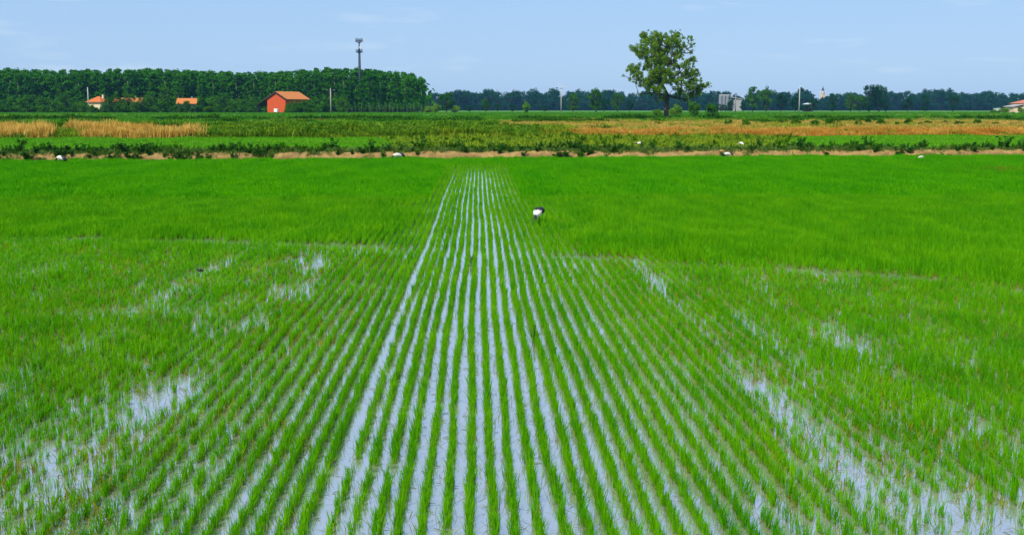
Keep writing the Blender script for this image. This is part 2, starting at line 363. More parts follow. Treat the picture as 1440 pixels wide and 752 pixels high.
rice_layer('rice_seedlings', 'open rice rows with water lines running to the far end of the paddy', 36, 58, .06, .010, mid_p, sel=lambda x, y: (np.abs(x + .1) < 1.6) & (y <= 57))
rice_layer('rice_seedlings', 'dense even green rice covering the far part of the paddy', 36, 76, .10, .016, far_p, sel=lambda x, y: (np.abs(x + .1) >= 1.6) | (y > 57))
# short olive sprouts filling the spaces between rows away from the open middle
P = rice_points(5.2, 24, .036, .01); P[:, 0] += SP / 2 + rng.normal(0, .035, len(P))
ds = sstep(1.5, 3.0, np.abs(P[:, 0] - .3)); kp, h = rice_keep(P)
kp = kp & (rng.random(len(P)) < ds * (.06 + .40 * sstep(.35, .65, vnoise(P[:, 0], P[:, 1], .7, 83)))); P = P[kp]; n = len(P)
spr_p = [proto('rice_sprout', M['olive'], 6, .095, .0085, .025, .5, .4, 190 + q) for q in range(6)]
scatter('olive_sprouts', 'short olive sprouts filling the gaps between the side rows', np.stack([P[:, 0], P[:, 1], np.full(n, -.01)], 1),
        np.repeat(rng.uniform(.6, 1.35, (n, 1)), 3, 1), np.stack([rng.normal(0, .15, n), rng.normal(0, .15, n), rng.uniform(0, 6.28, n)], 1), spr_p)
# yellowed outer leaves hugging the rows and leaves lying on the water
P = rice_points(5.2, 21, .13, .03); n = len(P)
dead_p = [proto('dead_leaf', M['dead'], 3, .085, .006, .02, .7, .3, 200 + q) for q in range(5)]
scatter('yellowed_leaves', 'yellowish withered outer leaves low among the near rice rows', np.stack([P[:, 0], P[:, 1], np.full(n, .002)], 1),
        np.repeat(rng.uniform(.6, 1.2, (n, 1)), 3, 1), np.stack([rng.normal(0, .2, n), rng.normal(0, .2, n), rng.uniform(0, 6.28, n)], 1), dead_p)
P = rice_points(5.2, 16, .13, .05); n = len(P)
flo_p = [proto('floating_leaf', M['wetdead'], 1, .085, .0045, .01, .2, .3, 220 + q) for q in range(5)]
scatter('floating_leaves', 'thin dark leaves and straws lying on the water between rows', np.stack([P[:, 0], P[:, 1], np.full(n, .006)], 1),
        np.repeat(rng.uniform(.6, 1.3, (n, 1)), 3, 1), np.stack([np.full(n, R(82)) + rng.normal(0, .05, n), np.zeros(n), np.where(rng.random(n) < .5, R(90), R(-90)) + rng.normal(0, .8, n)], 1), flo_p)

n = 2200; q = np.array([at(px, 240, d)[:2] for px, d in zip(rng.uniform(1335, 1470, n), rng.normal(51.5, 1.1, n))])
scatter('yellowed_patch', 'thin brownish patch of rice in the far corner of the paddy', np.concatenate([q, np.full((n, 1), .0)], 1), rng.uniform(1.8, 3.0, (n, 1)) * np.ones((1, 3)), np.stack([rng.normal(0, .15, n), rng.normal(0, .15, n), rng.uniform(0, 6.28, n)], 1), spr_p)
# ------------------------------------------------------------------ grass and reeds beyond
def band(name, label, n, px0, px1, t0, t1, protos, s0, s1, mask=None, flat=1.0, sink=.04):
    """n plants between the sight lines px0..px1, t0..t1 metres behind the far edge of the paddy"""
    t0, t1 = [(v + 8 if v >= 28 else v) for v in (t0, t1)]
    pxs = rng.uniform(px0, px1, n); ts = rng.uniform(t0, t1, n); q = np.zeros((n, 2))
    d = 65 + ts
    for _ in range(3):
        p = FWD[None, :2] * d[:, None] + RIGHT[None, :2] * ((pxs - CX) / FPX * d)[:, None]
        d = d + (edge(p[:, 0]) + ts - p[:, 1])
    p = FWD[None, :2] * d[:, None] + RIGHT[None, :2] * ((pxs - CX) / FPX * d)[:, None]
    k = np.ones(n, bool) if mask is None else mask(p[:, 0], p[:, 1], pxs, ts - 8 * (ts > 36))
    p, pxs = p[k], pxs[k]; n = len(p)
    z = terrain(p[:, 0], p[:, 1]) - sink
    s = rng.uniform(s0, s1, n) * (.45 + .65 * vnoise(p[:, 0], p[:, 1], 1.6, 91) + .45 * vnoise(p[:, 0], p[:, 1], 6.0, 93))
    sc = np.stack([(s * .6 + .4 * s1) / flat] * 2 + [s], 1)
    scatter(name, label, np.stack([p[:, 0], p[:, 1], z], 1), sc, np.stack([rng.normal(0, .1, n), rng.normal(0, .1, n), rng.uniform(0, 6.28, n)], 1), protos)
g_bank = [proto('grass_tuft', M['bankgrass'], 12, .26, .022, .07, .35, .35, 300 + q) for q in range(5)]
g_f2 = [proto('crop_tuft', M['field2'], 14, .24, .035, .10, .25, .2, 310 + q) for q in range(5)]
g_herb = [proto('herb_tuft', M['herb'], 18, .42, .045, .14, .35, .35, 320 + q) for q in range(6)]
g_straw = [proto('reed_tuft', M['straw'], 22, 1.0, .035, .16, .14, .25, 330 + q) for q in range(6)]
g_rust = [proto('reed_tuft', M['rust'], 22, .8, .04, .18, .18, .30, 340 + q) for q in range(6)]
g_gold = [proto('grass_tuft', M['goldstub'], 16, .5, .05, .2, .3, .3, 350 + q) for q in range(5)]
g_hedge = [proto('hedge_tuft', M['hedge'], 26, .8, .10, .25, .35, .4, 360 + q) for q in range(6)]
g_crop = [proto('crop_tuft', M['crop'], 20, .9, .12, .35, .25, .3, 370 + q) for q in range(5)]
VN = vnoise
band('bank_grass', 'patchy green grass growing along the earth bank', 15000, -60, 1500, .15, 3.6, g_bank, .55, 1.2,
     lambda x, y, px, t: (rng.random(len(x)) < np.where(t < .8, .12 + .45 * (px < 400), .95)) & (VN(x, y, 1.5, 92) > np.where(t < .8, .50 - .2 * (px < 400), .12)))
band('second_field_crop', 'smooth bright green young crop in the field behind the bank', 26000, -60, 620, 3.6, 28, g_f2, .8, 1.15)
band('second_field_crop', 'smooth bright green crop strip behind the bank below the rust reeds', 20000, 1040, 1500, 3.6, 30, g_f2, .8, 1.15)
band('herb_cover', 'yellow green weeds overgrowing the fallow strip beyond the bank', 9000, 520, 1130, 2.6, 30, g_herb, .6, 1.2,
     lambda x, y, px, t: rng.random(len(x)) < sstep(520, 640, px) * (1 - sstep(1040, 1130, px)))
band('dry_reeds', 'golden dry reeds in a thick belt beyond the green field', 4200, -60, 300, 28.5, 36, g_straw, .8, 1.3,
     lambda x, y, px, t: (VN(x, y, 1.5, 94) > .45) & (rng.random(len(x)) < 1 - sstep(275, 300, px)))
band('reed_gaps', 'green herbs breaking up the belt of golden reeds', 900, -60, 310, 28.2, 36, g_herb, 1.0, 1.9, lambda x, y, px, t: (VN(x, y, 1.5, 94) < .5))
band('straw_mix', 'straw coloured tufts mixed into the rust reeds', 2600, 700, 1500, 29, 40, g_straw, .35, .7, lambda x, y, px, t: VN(x, y, 2.6, 114) > .5)
band('green_reeds', 'green bushy reeds in a belt beyond the green field', 3600, 230, 740, 28.5, 36, g_hedge, .55, 1.0,
     lambda x, y, px, t: (VN(x, y, 2.0, 95) > .15) & (rng.random(len(x)) < sstep(230, 310, px) * (1 - .6 * sstep(620, 740, px))))
band('pale_grass', 'yellowish tall grass mixed into the belt of green reeds', 3600, 280, 800, 28, 42, g_herb, 1.1, 2.1)
band('rust_reeds', 'rust coloured dry reeds in a long belt across the fallow land', 7600, 690, 1500, 29, 38, g_rust, .5, .82,
     lambda x, y, px, t: (VN(x, y, 2.2, 96) > .26) & (rng.random(len(x)) < sstep(690, 800, px)))
band('fringe_herbs', 'green herbs fringing the foot of the rust reeds', 2600, 560, 1500, 29, 34, g_herb, .7, 1.3,
     lambda x, y, px, t: VN(x, y, 3.0, 97) > .45 + .2 * (px > 1100))
band('golden_grass', 'pale golden stubble grass on the fallow land behind the reeds', 15000, 560, 1500, 38, 140, g_gold, .6, 1.1,
     lambda x, y, px, t: (rng.random(len(x)) < sstep(560, 740, px)) & (VN(x, y, 6.0, 98) > .28))
band('green_grass', 'green grass patches scattered over the golden fallow land', 5200, 560, 1500, 38, 145, g_herb, .9, 1.6,
     lambda x, y, px, t: VN(x, y, 5.0, 99) > .58)
band('field_crop', 'low green crop on the left land behind the reed belt', 9000, -60, 720, 38, 110, g_crop, .35, .5)
band('ditch_reeds', 'dark green reeds in a line along a ditch', 1600, -60, 700, 74, 79, g_hedge, .8, 1.2, lambda x, y, px, t: VN(x, y, 5.0, 101) > .25)
g_dark = [proto('reed_tuft', M['broad'], 24, .8, .11, .28, .35, .4, 380 + q) for q in range(5)]
band('ditch_reeds', 'dark green reeds growing in a broken line along the second ditch', 1500, -60, 900, 46, 49, g_dark, .8, 1.2, lambda x, y, px, t: (VN(x, y, 4.0, 104) > .42) & (rng.random(len(x)) < 1 - sstep(640, 900, px)))
band('ditch_reeds', 'dark green reeds growing in a thin line along the third ditch', 1800, -60, 1500, 118, 121, g_dark, .8, 1.3, lambda x, y, px, t: (VN(x, y, 6.0, 105) > .40) & ((px < 760) | (VN(x, y, 9.0, 106) > .5)))
band('ditch_reeds', 'dark green bushy reeds along the ditch before the woods', 1800, -60, 1500, 160, 164, g_dark, 1.0, 1.6, lambda x, y, px, t: VN(x, y, 7.0, 107) > .42)
band('pale_strip', 'pale yellow grass strips between the green fields', 3000, -60, 760, 60, 72, g_gold, .6, 1.0, lambda x, y, px, t: VN(x, y, 7.0, 108) > .55)
band('pale_strip', 'pale dry grass strips before the distant reed line', 2400, -60, 1500, 122, 140, g_gold, .7, 1.2, lambda x, y, px, t: (VN(x, y, 10.0, 109) > .6) & (px < 720))
band('far_crop', 'green crop across the distant fields before the trees', 16000, -60, 1500, 108, 200, g_crop, .35, .7, lambda x, y, px, t: (t > 142) | (px < 660))
band('far_reeds', 'tall green reeds and maize in a line before the trees', 6000, -60, 1500, 168, 190, g_crop, .55, 1.0, lambda x, y, px, t: VN(x, y, 9.0, 102) > .2)
band('far_gold', 'pale golden strips between the distant green fields', 2600, 380, 1500, 146, 167, g_gold, .8, 1.3, lambda x, y, px, t: VN(x, y, 12.0, 103) > .52)
band('farthest_crop', 'green crops on the farthest fields at the foot of the woods', 16000, -80, 1520, 200, 400, g_crop, .25, .5)

# ------------------------------------------------------------------ leafy crowns and trunks
def leaf_cloud(r, centers, radii, n, size, up=.25):
    """n leaf quads spread over clumps; radii (k,3)"""
    k = r.choice(len(centers), n, p=(lambda v: v / v.sum())(radii.prod(1) ** .75))
    dv = r.normal(0, 1, (n, 3)); dv /= np.linalg.norm(dv, axis=1)[:, None]
    rad = r.random(n) ** .42
    p = centers[k] + dv * rad[:, None] * radii[k]
    nv = dv + r.normal(0, .75, (n, 3)) + np.array([0, 0, up]); nv /= np.linalg.norm(nv, axis=1)[:, None]
    a = np.cross(nv, r.normal(0, 1, (n, 3))); a /= np.linalg.norm(a, axis=1)[:, None]; b = np.cross(nv, a)
    s = size * r.uniform(.6, 1.3, n)[:, None]
    return np.stack([p - a * s * .5, p - b * s * .32, p + a * s * .5, p + b * s * .36], 1)
def tube_into(V, F, pts, rad, seg=6):
    pts = [np.array(p, float) for p in pts]; base = len(V)
    for i, p in enumerate(pts):
        d = pts[min(i + 1, len(pts) - 1)] - pts[max(i - 1, 0)]; d /= np.linalg.norm(d) + 1e-9
        a = np.cross(d, (0, 1, 0) if abs(d[1]) < .9 else (1, 0, 0)); a /= np.linalg.norm(a); b = np.cross(d, a)
        for s in range(seg):
            an = 2 * math.pi * s / seg; V.append(p + (a * math.cos(an) + b * math.sin(an)) * rad[i])
    for i in range(len(pts) - 1):
        for s in range(seg):
            F.append((base + i * seg + s, base + i * seg + (s + 1) % seg, base + (i + 1) * seg + (s + 1) % seg, base + (i + 1) * seg + s))
    F.append(tuple(base + s for s in range(seg))[::-1]); F.append(tuple(base + (len(pts) - 1) * seg + s for s in range(seg)))
def tree_pair(seed, kind, leafm, barkm):
    """unit tree, height 1, as (trunk mesh, crown mesh)"""
    r = np.random.default_rng(seed); Vv, Ff = [], []
    if kind == 'poplar':
        lean = r.normal(0, .012, 2)
        tube_into(Vv, Ff, [(0, 0, -.02), (lean[0], lean[1], .35), (lean[0] * 2, lean[1] * 2, .93)], [.012, .009, .002])
        cz = np.linspace(.24, .96, 18); c = []; q = []
        for z in cz:
            wr = .105 * math.sin(math.pi * min(1, (z - .14) / .88)) ** .6 * r.uniform(.7, 1.15)
            for _ in range(2):
                an = r.uniform(0, 6.28); rr = wr * r.uniform(.35, .95); c.append((math.cos(an) * rr, math.sin(an) * rr, z + r.normal(0, .012))); q.append((.055, .055, .045))
                if r.random() < .5: tube_into(Vv, Ff, [(0, 0, z - .08), c[-1]], [.004, .001], 4)
        Q = leaf_cloud(r, np.array(c), np.array(q) * r.uniform(.8, 1.3, (len(q), 1)), 1150, .042)
    elif kind == 'young':
        tube_into(Vv, Ff, [(0, 0, -.02), (.01, 0, .5), (0, .01, .95)], [.016, .012, .003])
        c = [(r.normal(0, .07), r.normal(0, .07), z) for z in np.linspace(.42, .95, 9)]
        Q = leaf_cloud(r, np.array(c), np.full((9, 3), .085), 220, .06)
    elif kind == 'bush':
        c, q = [], []
        for _ in range(16):
            an = r.uniform(0, 6.28); rr = .42 * r.random() ** .5; z = r.uniform(.15, .8) * (1 - .45 * (rr / .42) ** 2)
            c.append((math.cos(an) * rr, math.sin(an) * rr, z)); q.append([r.uniform(.13, .24)] * 3)
            tube_into(Vv, Ff, [(0, 0, -.03), (c[-1][0] * .4, c[-1][1] * .4, z * .5), c[-1]], [.02, .014, .004], 4)
        Q = leaf_cloud(r, np.array(c), np.array(q), 1300, .095)
    elif kind == 'cone':
        tube_into(Vv, Ff, [(0, 0, -.02), (0, 0, .9)], [.02, .004])
        c, q = [], []
        for z in np.linspace(.14, .93, 14):
            wr = .30 * (1.05 - z) ** .7
            for _ in range(3): an = r.uniform(0, 6.28); c.append((math.cos(an) * wr * .6, math.sin(an) * wr * .6, z)); q.append([.10 * (1.3 - z * .7)] * 3)
        Q = leaf_cloud(r, np.array(c), np.array(q), 900, .06)
    else:                                                                # broad round tree
        wid = {'round': .36, 'wide': .52, 'tall': .26}[kind]
        tube_into(Vv, Ff, [(0, 0, -.02), (r.normal(0, .01), 0, .2), (r.normal(0, .02), r.normal(0, .02), .45)], [.03, .022, .014])
        c, q = [], []
        for _ in range(34):
            an = r.uniform(0, 6.28); z = r.uniform(.13, .92); pr = math.sin(math.pi * min(.99, (z - .08) / .95)) ** .55
            rr = wid * pr * r.random() ** .4 * .85
            c.append((math.cos(an) * rr, math.sin(an) * rr, z)); q.append([r.uniform(.07, .15), r.uniform(.07, .15), r.uniform(.06, .12)])
            tube_into(Vv, Ff, [(0, 0, max(.14, z * .45)), (c[-1][0] * .55, c[-1][1] * .55, z * .75), c[-1]], [.012, .007, .002], 4)
        Q = leaf_cloud(r, np.array(c), np.array(q) * 1.15, 1900, .062)
    return mesh_from('trunk', Vv, Ff, [barkm], None, True), quad_mesh('crown', Q, leafm)
def lib(kind, leafm, barkm, n, s0): return [tree_pair(s0 + q, kind, leafm, barkm) for q in range(n)]
LIB = {'poplar': lib('poplar', M['poplar'], M['palebark'], 6, 400), 'young': lib('young', M['poplar'], M['palebark'], 4, 420),
       'bush': lib('bush', M['broad'], M['bark'], 5, 430), 'round': lib('round', M['broad'], M['bark'], 5, 440),
       'cone': lib('cone', M['hedge'], M['bark'], 2, 450), 'tall': lib('tall', M['broad'], M['bark'], 3, 455),
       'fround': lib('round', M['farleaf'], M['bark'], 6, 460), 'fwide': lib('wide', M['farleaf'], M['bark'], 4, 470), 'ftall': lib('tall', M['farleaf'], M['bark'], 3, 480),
       'gbush': lib('bush', M['hedge'], M['bark'], 4, 490), 'wround': lib('wide', M['broad'], M['bark'], 3, 495)}
def plant_tree(name, kind, px, d, top, label, cat='tree', group=None, width=1.0, h=None):
    b_ = at(px, 158, d); z = gz(b_[0], b_[1])
    H = h if h else at(px, top, d)[2] - z
    root = empty(name, (b_[0], b_[1], z), rng.uniform(0, 6.28)); root.scale = (H * width, H * width, H)
    tm, cm = LIB[kind][rng.integers(len(LIB[kind]))]
    obj('trunk', tm, root); obj('crown', cm, root)
    return tag(root, label, cat, group)

# the lone tree in the fields
def lone_tree(px, d):
    b_ = at(px, 158, d); z0 = gz(b_[0], b_[1]); r = np.random.default_rng(5)
    k = 1 / 5.57 * d / FPX
    cl = [(200,80,35),(225,130,40),(180,190,50),(130,185,25),(240,200,48),(290,70,35),(320,120,45),(350,80,28),(330,180,50),(400,90,32),(455,60,26),(440,110,32),(400,160,46),(470,150,30),(480,200,34),
          (555,100,20),(548,150,17),(560,260,27),(540,200,14),(600,340,32),(560,350,22),(490,300,34),(510,370,38),(440,260,42),(380,240,50),(290,260,50),(240,300,38),(130,320,36),(100,330,22),(150,370,34),(140,410,22),
          (200,420,40),(260,390,50),(330,350,55),(400,380,50),(340,430,50),(300,490,42),(345,535,30),(240,440,34),(470,420,30),(540,450,34),(580,420,34),(620,470,38),(660,450,30),(700,440,18),(560,500,32),(480,490,34),(520,555,22),(185,510,13),(630,510,24),(45,375,9)]
    pts, rad = [], []
    for (x, y, q) in cl:
        X0 = (x - 380) * k; Z0 = (705 - y) * k; R0 = q * k * 1.1
        lim = max(0, 1 - (X0 / 10.5) ** 2 - ((Z0 - 11.5) / 9.5) ** 2) ** .5 * 6.5
        for rep in range(3 if lim > 2 else 2):
            pts.append((X0 + r.normal(0, .15), r.uniform(-1, 1) * lim, Z0)); rad.append(R0)
    pts = np.array(pts); rad = np.array(rad)
    # limbs: every clump is joined to the nearest point of the tree already grown
    fork = np.array([.25, 0, 5.4 * d / 250]); nodes = [np.array([0, 0, -.3]), np.array([-.05, 0, 2.4]), fork]; par = [-1, 0, 1]
    for q in ((-1.2, .4, 8.2), (.6, -.3, 9.0), (2.2, .2, 7.6), (.1, .2, 12.0), (-3.0, -.5, 11.0), (3.0, .6, 10.6), (-2.0, .8, 14.0), (1.2, -.4, 15.0), (4.6, 0, 12.6), (3.1, .4, 4.7), (-2.6, .2, 6.0)):
        nn = np.array(q); dd = [np.linalg.norm(nn - p) + 3 * max(0, p[2] - nn[2]) for p in nodes[2:]]; nodes.append(nn); par.append(2 + int(np.argmin(dd)))
    for j in np.argsort(np.linalg.norm(pts - fork, axis=1)):
        nn = pts[j]; dd = [np.linalg.norm(nn - p) + 1.5 * max(0, p[2] - nn[2]) for p in nodes[2:]]; pi_ = 2 + int(np.argmin(dd))
        mid = (nodes[pi_] + nn) / 2 + r.normal(0, .12, 3) - np.array([0, 0, .1]); nodes.append(mid); par.append(pi_); nodes.append(nn); par.append(len(nodes) - 2)
    load = [0.0] * len(nodes)
    for j in range(len(nodes) - 1, 0, -1):
        load[j] += .0018; load[par[j]] += load[j]
    Vv, Ff = [], []
    rr = [math.sqrt(l_) * .55 + .015 for l_ in load]; rr[0] = .75; rr[1] = .56; rr[2] = .44
    tube_into(Vv, Ff, [nodes[0], (0, 0, .7), nodes[1], nodes[2]], [.85, .62, .54, .46], 10)
    for j in range(3, len(nodes)): tube_into(Vv, Ff, [nodes[par[j]], nodes[j]], [min(rr[par[j]], rr[j] * 1.35), rr[j]], 6)
    for _ in range(46):                                               # bare dead twigs on one side
        tgt = np.array([r.uniform(4.6, 6.6), r.normal(0, .9), r.uniform(11.5, 18)]); nb = min(nodes[2:], key=lambda p: np.linalg.norm(p - tgt) + 2 * max(0, p[2] - tgt[2]))
        tube_into(Vv, Ff, [nb, (nb + tgt) / 2 + r.normal(0, .1, 3), tgt], [.035, .02, .008], 3)
    root = empty('lone_tree', (b_[0], b_[1], z0), -YAW)
    obj('trunk', mesh_from('trunk', Vv, Ff, [M['bark']], None, True), root)
    # clumps break up into sprays
    c2 = np.repeat(pts, 7, 0) + r.normal(0, 1, (len(pts) * 7, 3)) * np.repeat(rad, 7)[:, None] * .52
    q2 = np.repeat(rad, 7)[:, None] * r.uniform(.26, .52, (len(pts) * 7, 1)) * np.ones(3)
    obj('crown', quad_mesh('crown', leaf_cloud(r, c2, q2, 80000, .25), M['oakleaf']), root)
    return tag(root, 'tall solitary tree with spreading irregular crown alone in the fields', 'tree')
lone_tree(937, 250)

def weed_mesh(seed, mat=None):
    r = np.random.default_rng(seed); Q = []
    nst = r.integers(6, 10); c, q = [], []
    for _ in range(nst):
        an = r.uniform(0, 6.28); ln = r.uniform(.05, .30); hh = r.uniform(.25, .85)
        for tt in np.linspace(.15, 1, 6):
            c.append((math.cos(an) * ln * tt, math.sin(an) * ln * tt, hh * tt)); q.append([.075, .075, .06])
    Q = leaf_cloud(r, np.array(c), np.array(q), 330, .10)
    for k in range(nst):
        p0 = np.zeros(3); p1 = np.array(c[k * 6 + 5]); s = np.array([.008, 0, 0]); Q = np.concatenate([Q, [[p0 - s, p0 + s, p1 + s, p1 - s]]])
    return quad_mesh('weed_clump', Q, mat or M['weed'])

# ------------------------------------------------------------------ the poplar plantation
TOPS = [(-60, 97), (0, 98), (60, 100), (130, 99), (220, 98), (300, 101), (345, 102), (380, 102), (430, 99), (480, 97), (530, 99), (575, 104), (590, 108), (600, 113)]
def top_at(px): return float(np.interp(px, [a for a, _ in TOPS], [b for _, b in TOPS]))
LP = 'tall dark green poplar with a narrow crown in the dense plantation'
for row, (d, n, off) in enumerate(((500, 62, 2), (512, 58, -1), (526, 54, -2), (541, 50, -3))):
    for px in np.linspace(-55, 593, n):
        px = px + rng.normal(0, 2.0)
        if row == 0 and px > 470 and rng.random() < .35: continue
        plant_tree('poplar_tree', 'poplar', px, d + rng.normal(0, 2), top_at(px) + off + 2 + rng.normal(0, 1.1), LP, 'tree', 'poplars of the plantation', rng.uniform(1.1, 1.45))
for px in np.linspace(478, 606, 46):
    plant_tree('young_poplar', 'young', px + rng.normal(0, 1.0), 478 + rng.normal(0, 5), 145 + rng.normal(0, 1.6), 'slender young poplar with pale stem in the rows fronting the plantation end', 'tree', 'young poplars before the plantation', rng.uniform(.9, 1.3))
plant_tree('pale_trunk_poplar', 'poplar', 508, 484, 112, 'old poplar with thick pale trunk below the antenna mast', 'tree', None, 1.5)

# ------------------------------------------------------------------ trees and bushes at the edge of the plantation
LB = 'rounded dark green bush at the foot of the poplar plantation'
for (px, d, top, wd) in ((-8,462,137,1.5),(12,470,134,1.4),(30,455,136,1.5),(48,466,128,1.1),(62,458,131,1.2),(80,450,140,1.6),(95,470,126,1.0),(112,452,141,1.6),(120,446,144,1.5),(104,448,145,1.5),(160,446,139,1.3),(172,452,136,1.2),(185,448,139,1.2),(203,455,141,1.3),(212,462,131,1.0),(222,450,142,1.2),(263,440,143,1.0),(285,456,134,1.1),(300,452,137,1.1),(316,458,131,.9),(330,450,138,1.2),(346,452,141,1.2),(365,470,140,1.0),(2,446,146,1.8),(22,444,147,1.8),(42,446,144,1.6),(60,444,147,1.8),(88,442,148,1.8),(128,444,146,1.3),(131,440,149,1.4),(146,438,146,1.1),(138,434,151,1.5),(150,442,144,1.2),(156,440,147,1.5),(181,436,130,.95),(163,436,134,.9),(200,438,137,.9),(172,434,138,1.2),(190,434,141,1.2),(155,436,138,.9),(130,432,146,1.2),(147,432,143,.8),(176,438,141,1.3),(193,440,143,1.3),(205,442,147,1.7),(218,440,148,1.6),(244,440,147,1.5),(254,438,150,1.5),(263,428,142,.9),(252,430,144,.8),(270,436,148,1.2),(258,432,149,1.2),(278,444,145,1.3),(292,442,147,1.6),(308,442,146,1.5),(322,442,147,1.6),(338,440,148,1.7),(352,442,149,1.5)):
    plant_tree('bush', 'bush' if wd > 1.05 else 'wround', px, d, top, LB, 'bush', 'bushes at the foot of the plantation', wd * .85)
for (px, d, top, wd) in ((407,424,146,1.0),(410,420,140,.9),(417,420,139,.9),(425,422,138,.9),(433,424,139,1.0),(441,430,145,1.2),(424,418,149,1.6),(403,420,151,1.1),(412,418,150,1.4),(436,420,150,1.5),(448,424,149,1.4)):
    plant_tree('bush', 'bush', px, d, top, 'dense dark bush against the long side of the red barn', 'bush', 'bushes beside the red barn', wd)
plant_tree('pale_tree', 'tall', 234, 448, 121, 'paler loose tree between the bushes near a low orange roof', 'tree', None, 1.1)
plant_tree('round_tree', 'wround', 482, 446, 135, 'round dark bush just past the timber pole by the barn', 'bush', None, 1.0)
plant_tree('round_tree', 'bush', 455, 450, 142, 'low bush on the barn side of the timber pole', 'bush', None, 1.2)
for (px, d, top, wd) in ((612,470,142,1.1),(604,460,147,1.3),(640,470,146,1.1)):
    plant_tree('bush', 'gbush', px, d, top, 'fresh green bush just beyond the end of the plantation', 'bush', 'bushes beyond the plantation end', wd)
plant_tree('round_tree', 'wround', 628, 462, 130, 'dark round tree standing clear of the plantation end', 'tree', None, .85)

def undergrowth(name, label, px0, px1, d0, d1, n, h0, h1, leafm, seed):
    r = np.random.default_rng(seed); pts = []
    for _ in range(n):
        p = at(r.uniform(px0, px1), 158, r.uniform(d0, d1)); pts.append((p[0], p[1], gz(p[0], p[1]) - .1))
    pr = []
    for q in range(4):
        c = np.array([(r.normal(0, .5), r.normal(0, .5), r.uniform(.1, .8)) for _ in range(10)])
        pr.append(bpy.data.objects.new('undergrowth_clump', quad_mesh('undergrowth_clump', leaf_cloud(r, c, np.full((10, 3), .38), 420, .17), leafm)))
    h = r.uniform(h0, h1, (n, 1)); scatter(name, label, np.array(pts), np.concatenate([h * 1.1, h * 1.1, h], 1), np.concatenate([np.zeros((n, 2)), r.uniform(0, 6.28, (n, 1))], 1), pr)
undergrowth('undergrowth', 'dark tangled undergrowth between the trunks of the poplar plantation', -70, 572, 545, 575, 400, 8, 16, M['poplar'], 801)
undergrowth('undergrowth', 'low shrubby undergrowth along the front of the poplar plantation', -70, 470, 488, 512, 420, 3, 7.5, M['broad'], 802)
undergrowth('undergrowth', 'dense undergrowth closing the foot of the far woods', 590, 1500, 1440, 1480, 560, 9, 17, M['farleaf'], 803)
# ------------------------------------------------------------------ the far woods
LF = 'hazy blue green tree in the far woods along the horizon'
ptop = [(596, 129), (640, 130), (690, 131), (720, 127), (760, 127), (800, 130), (900, 129), (960, 130), (1005, 128), (1030, 134), (1050, 130), (1110, 131), (1140, 132), (1148, 134), (1156, 137), (1164, 134), (1200, 127), (1240, 126), (1280, 129), (1330, 128), (1380, 131), (1440, 128), (1500, 128)]
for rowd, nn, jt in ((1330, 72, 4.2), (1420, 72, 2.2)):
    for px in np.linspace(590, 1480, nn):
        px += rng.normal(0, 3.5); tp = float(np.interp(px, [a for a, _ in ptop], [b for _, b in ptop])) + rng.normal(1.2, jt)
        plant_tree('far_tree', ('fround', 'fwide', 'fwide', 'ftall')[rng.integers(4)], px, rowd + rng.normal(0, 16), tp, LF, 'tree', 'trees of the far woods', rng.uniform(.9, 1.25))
LM = 'dark rounded tree standing before the far woods'
for (px, d, top, kind, wd, lb) in ((806,560,130,'wround',.75,'broad dark tree just past the concrete pole with insulators'),(838,540,121,'round',.85,'tallest dark tree between the concrete pole and the solitary tree'),(868,560,131,'wround',.75,'wide dark tree between the tallest dark tree and the solitary tree'),
        (849,650,139,'fwide',1.0,0),(885,640,140,'fround',1.0,0),(660,640,147,'fwide',.9,0),(683,620,139,'round',.9,0),(700,650,146,'fwide',1.0,0),(765,640,148,'fwide',1.2,0),(720,640,146,'fwide',1.0,0),
        (1058,700,121,'round',.8,'tall tree past the factory, one of a pair with touching crowns'),(1077,706,121,'round',.8,'tall tree past the factory, one of a pair with touching crowns'),(1098,720,130,'fround',.9,0),(1118,720,136,'fround',1.0,0),(1143,672,138,'fwide',.9,0),(1136,670,147,'fwide',1.3,'low dark bush hiding the wall of the pale roofed outbuilding'),(1129,674,148,'fwide',1.2,0),
        (1170,720,131,'fround',.8,0),(1196,600,133,'wround',.8,0),(1209,600,135,'wround',.9,0),(1222,700,119,'fround',.8,'high crowned tree rising above the far woods as one of two'),(1236,706,119,'fround',.8,'high crowned tree rising above the far woods as one of two'),(1245,700,137,'fround',.9,0),
        (1027,700,141,'fround',1.0,'dark tree in front of the factory link wall'),(1045,700,142,'fround',.9,'dark tree in front of the white factory hall'),(1013,720,146,'fwide',1.2,'low dark tree in front of the grey silos'),(1020,724,147,'fwide',1.2,'low dark tree in front of the grey silos'),(1300,740,133,'fround',.9,0),(1276,730,135,'fround',1.0,0),(1340,750,132,'fround',1.0,0)):
    plant_tree('standing_tree', kind, px, d, top, lb or LM, 'tree', {0: 'single trees before the far woods'}.get(lb, None) or ('trees in look-alike pairs' if ('one of' in lb or 'grey silos' in lb) else None), wd)
plant_tree('willow_bush', 'gbush', 740, 520, 142, 'pale rounded willow bush before the far woods', 'bush', None, .95)
LR = 'small clipped round green tree in the row beside the solitary tree'
for (px, top, kind) in ((950, 143, 'gbush'), (976, 139, 'bush'), (1001, 140, 'bush'), (924, 149, 'gbush')):
    plant_tree('small_tree', kind, px, 300, top, LR, 'tree', 'small trees by the solitary tree', 1.0 if kind == 'gbush' else .82)
for (px, d, top) in ((1398,430,152),(1412,436,148),(1437,428,151),(1404,420,155),(1425,424,156)):
    plant_tree('garden_bush', 'gbush', px, d, top, 'green garden bush around the pinkish house with the shed', 'bush', 'bushes around the pinkish house', 1.3)
LQ = 'low dark bush dotted over the golden fallow land'
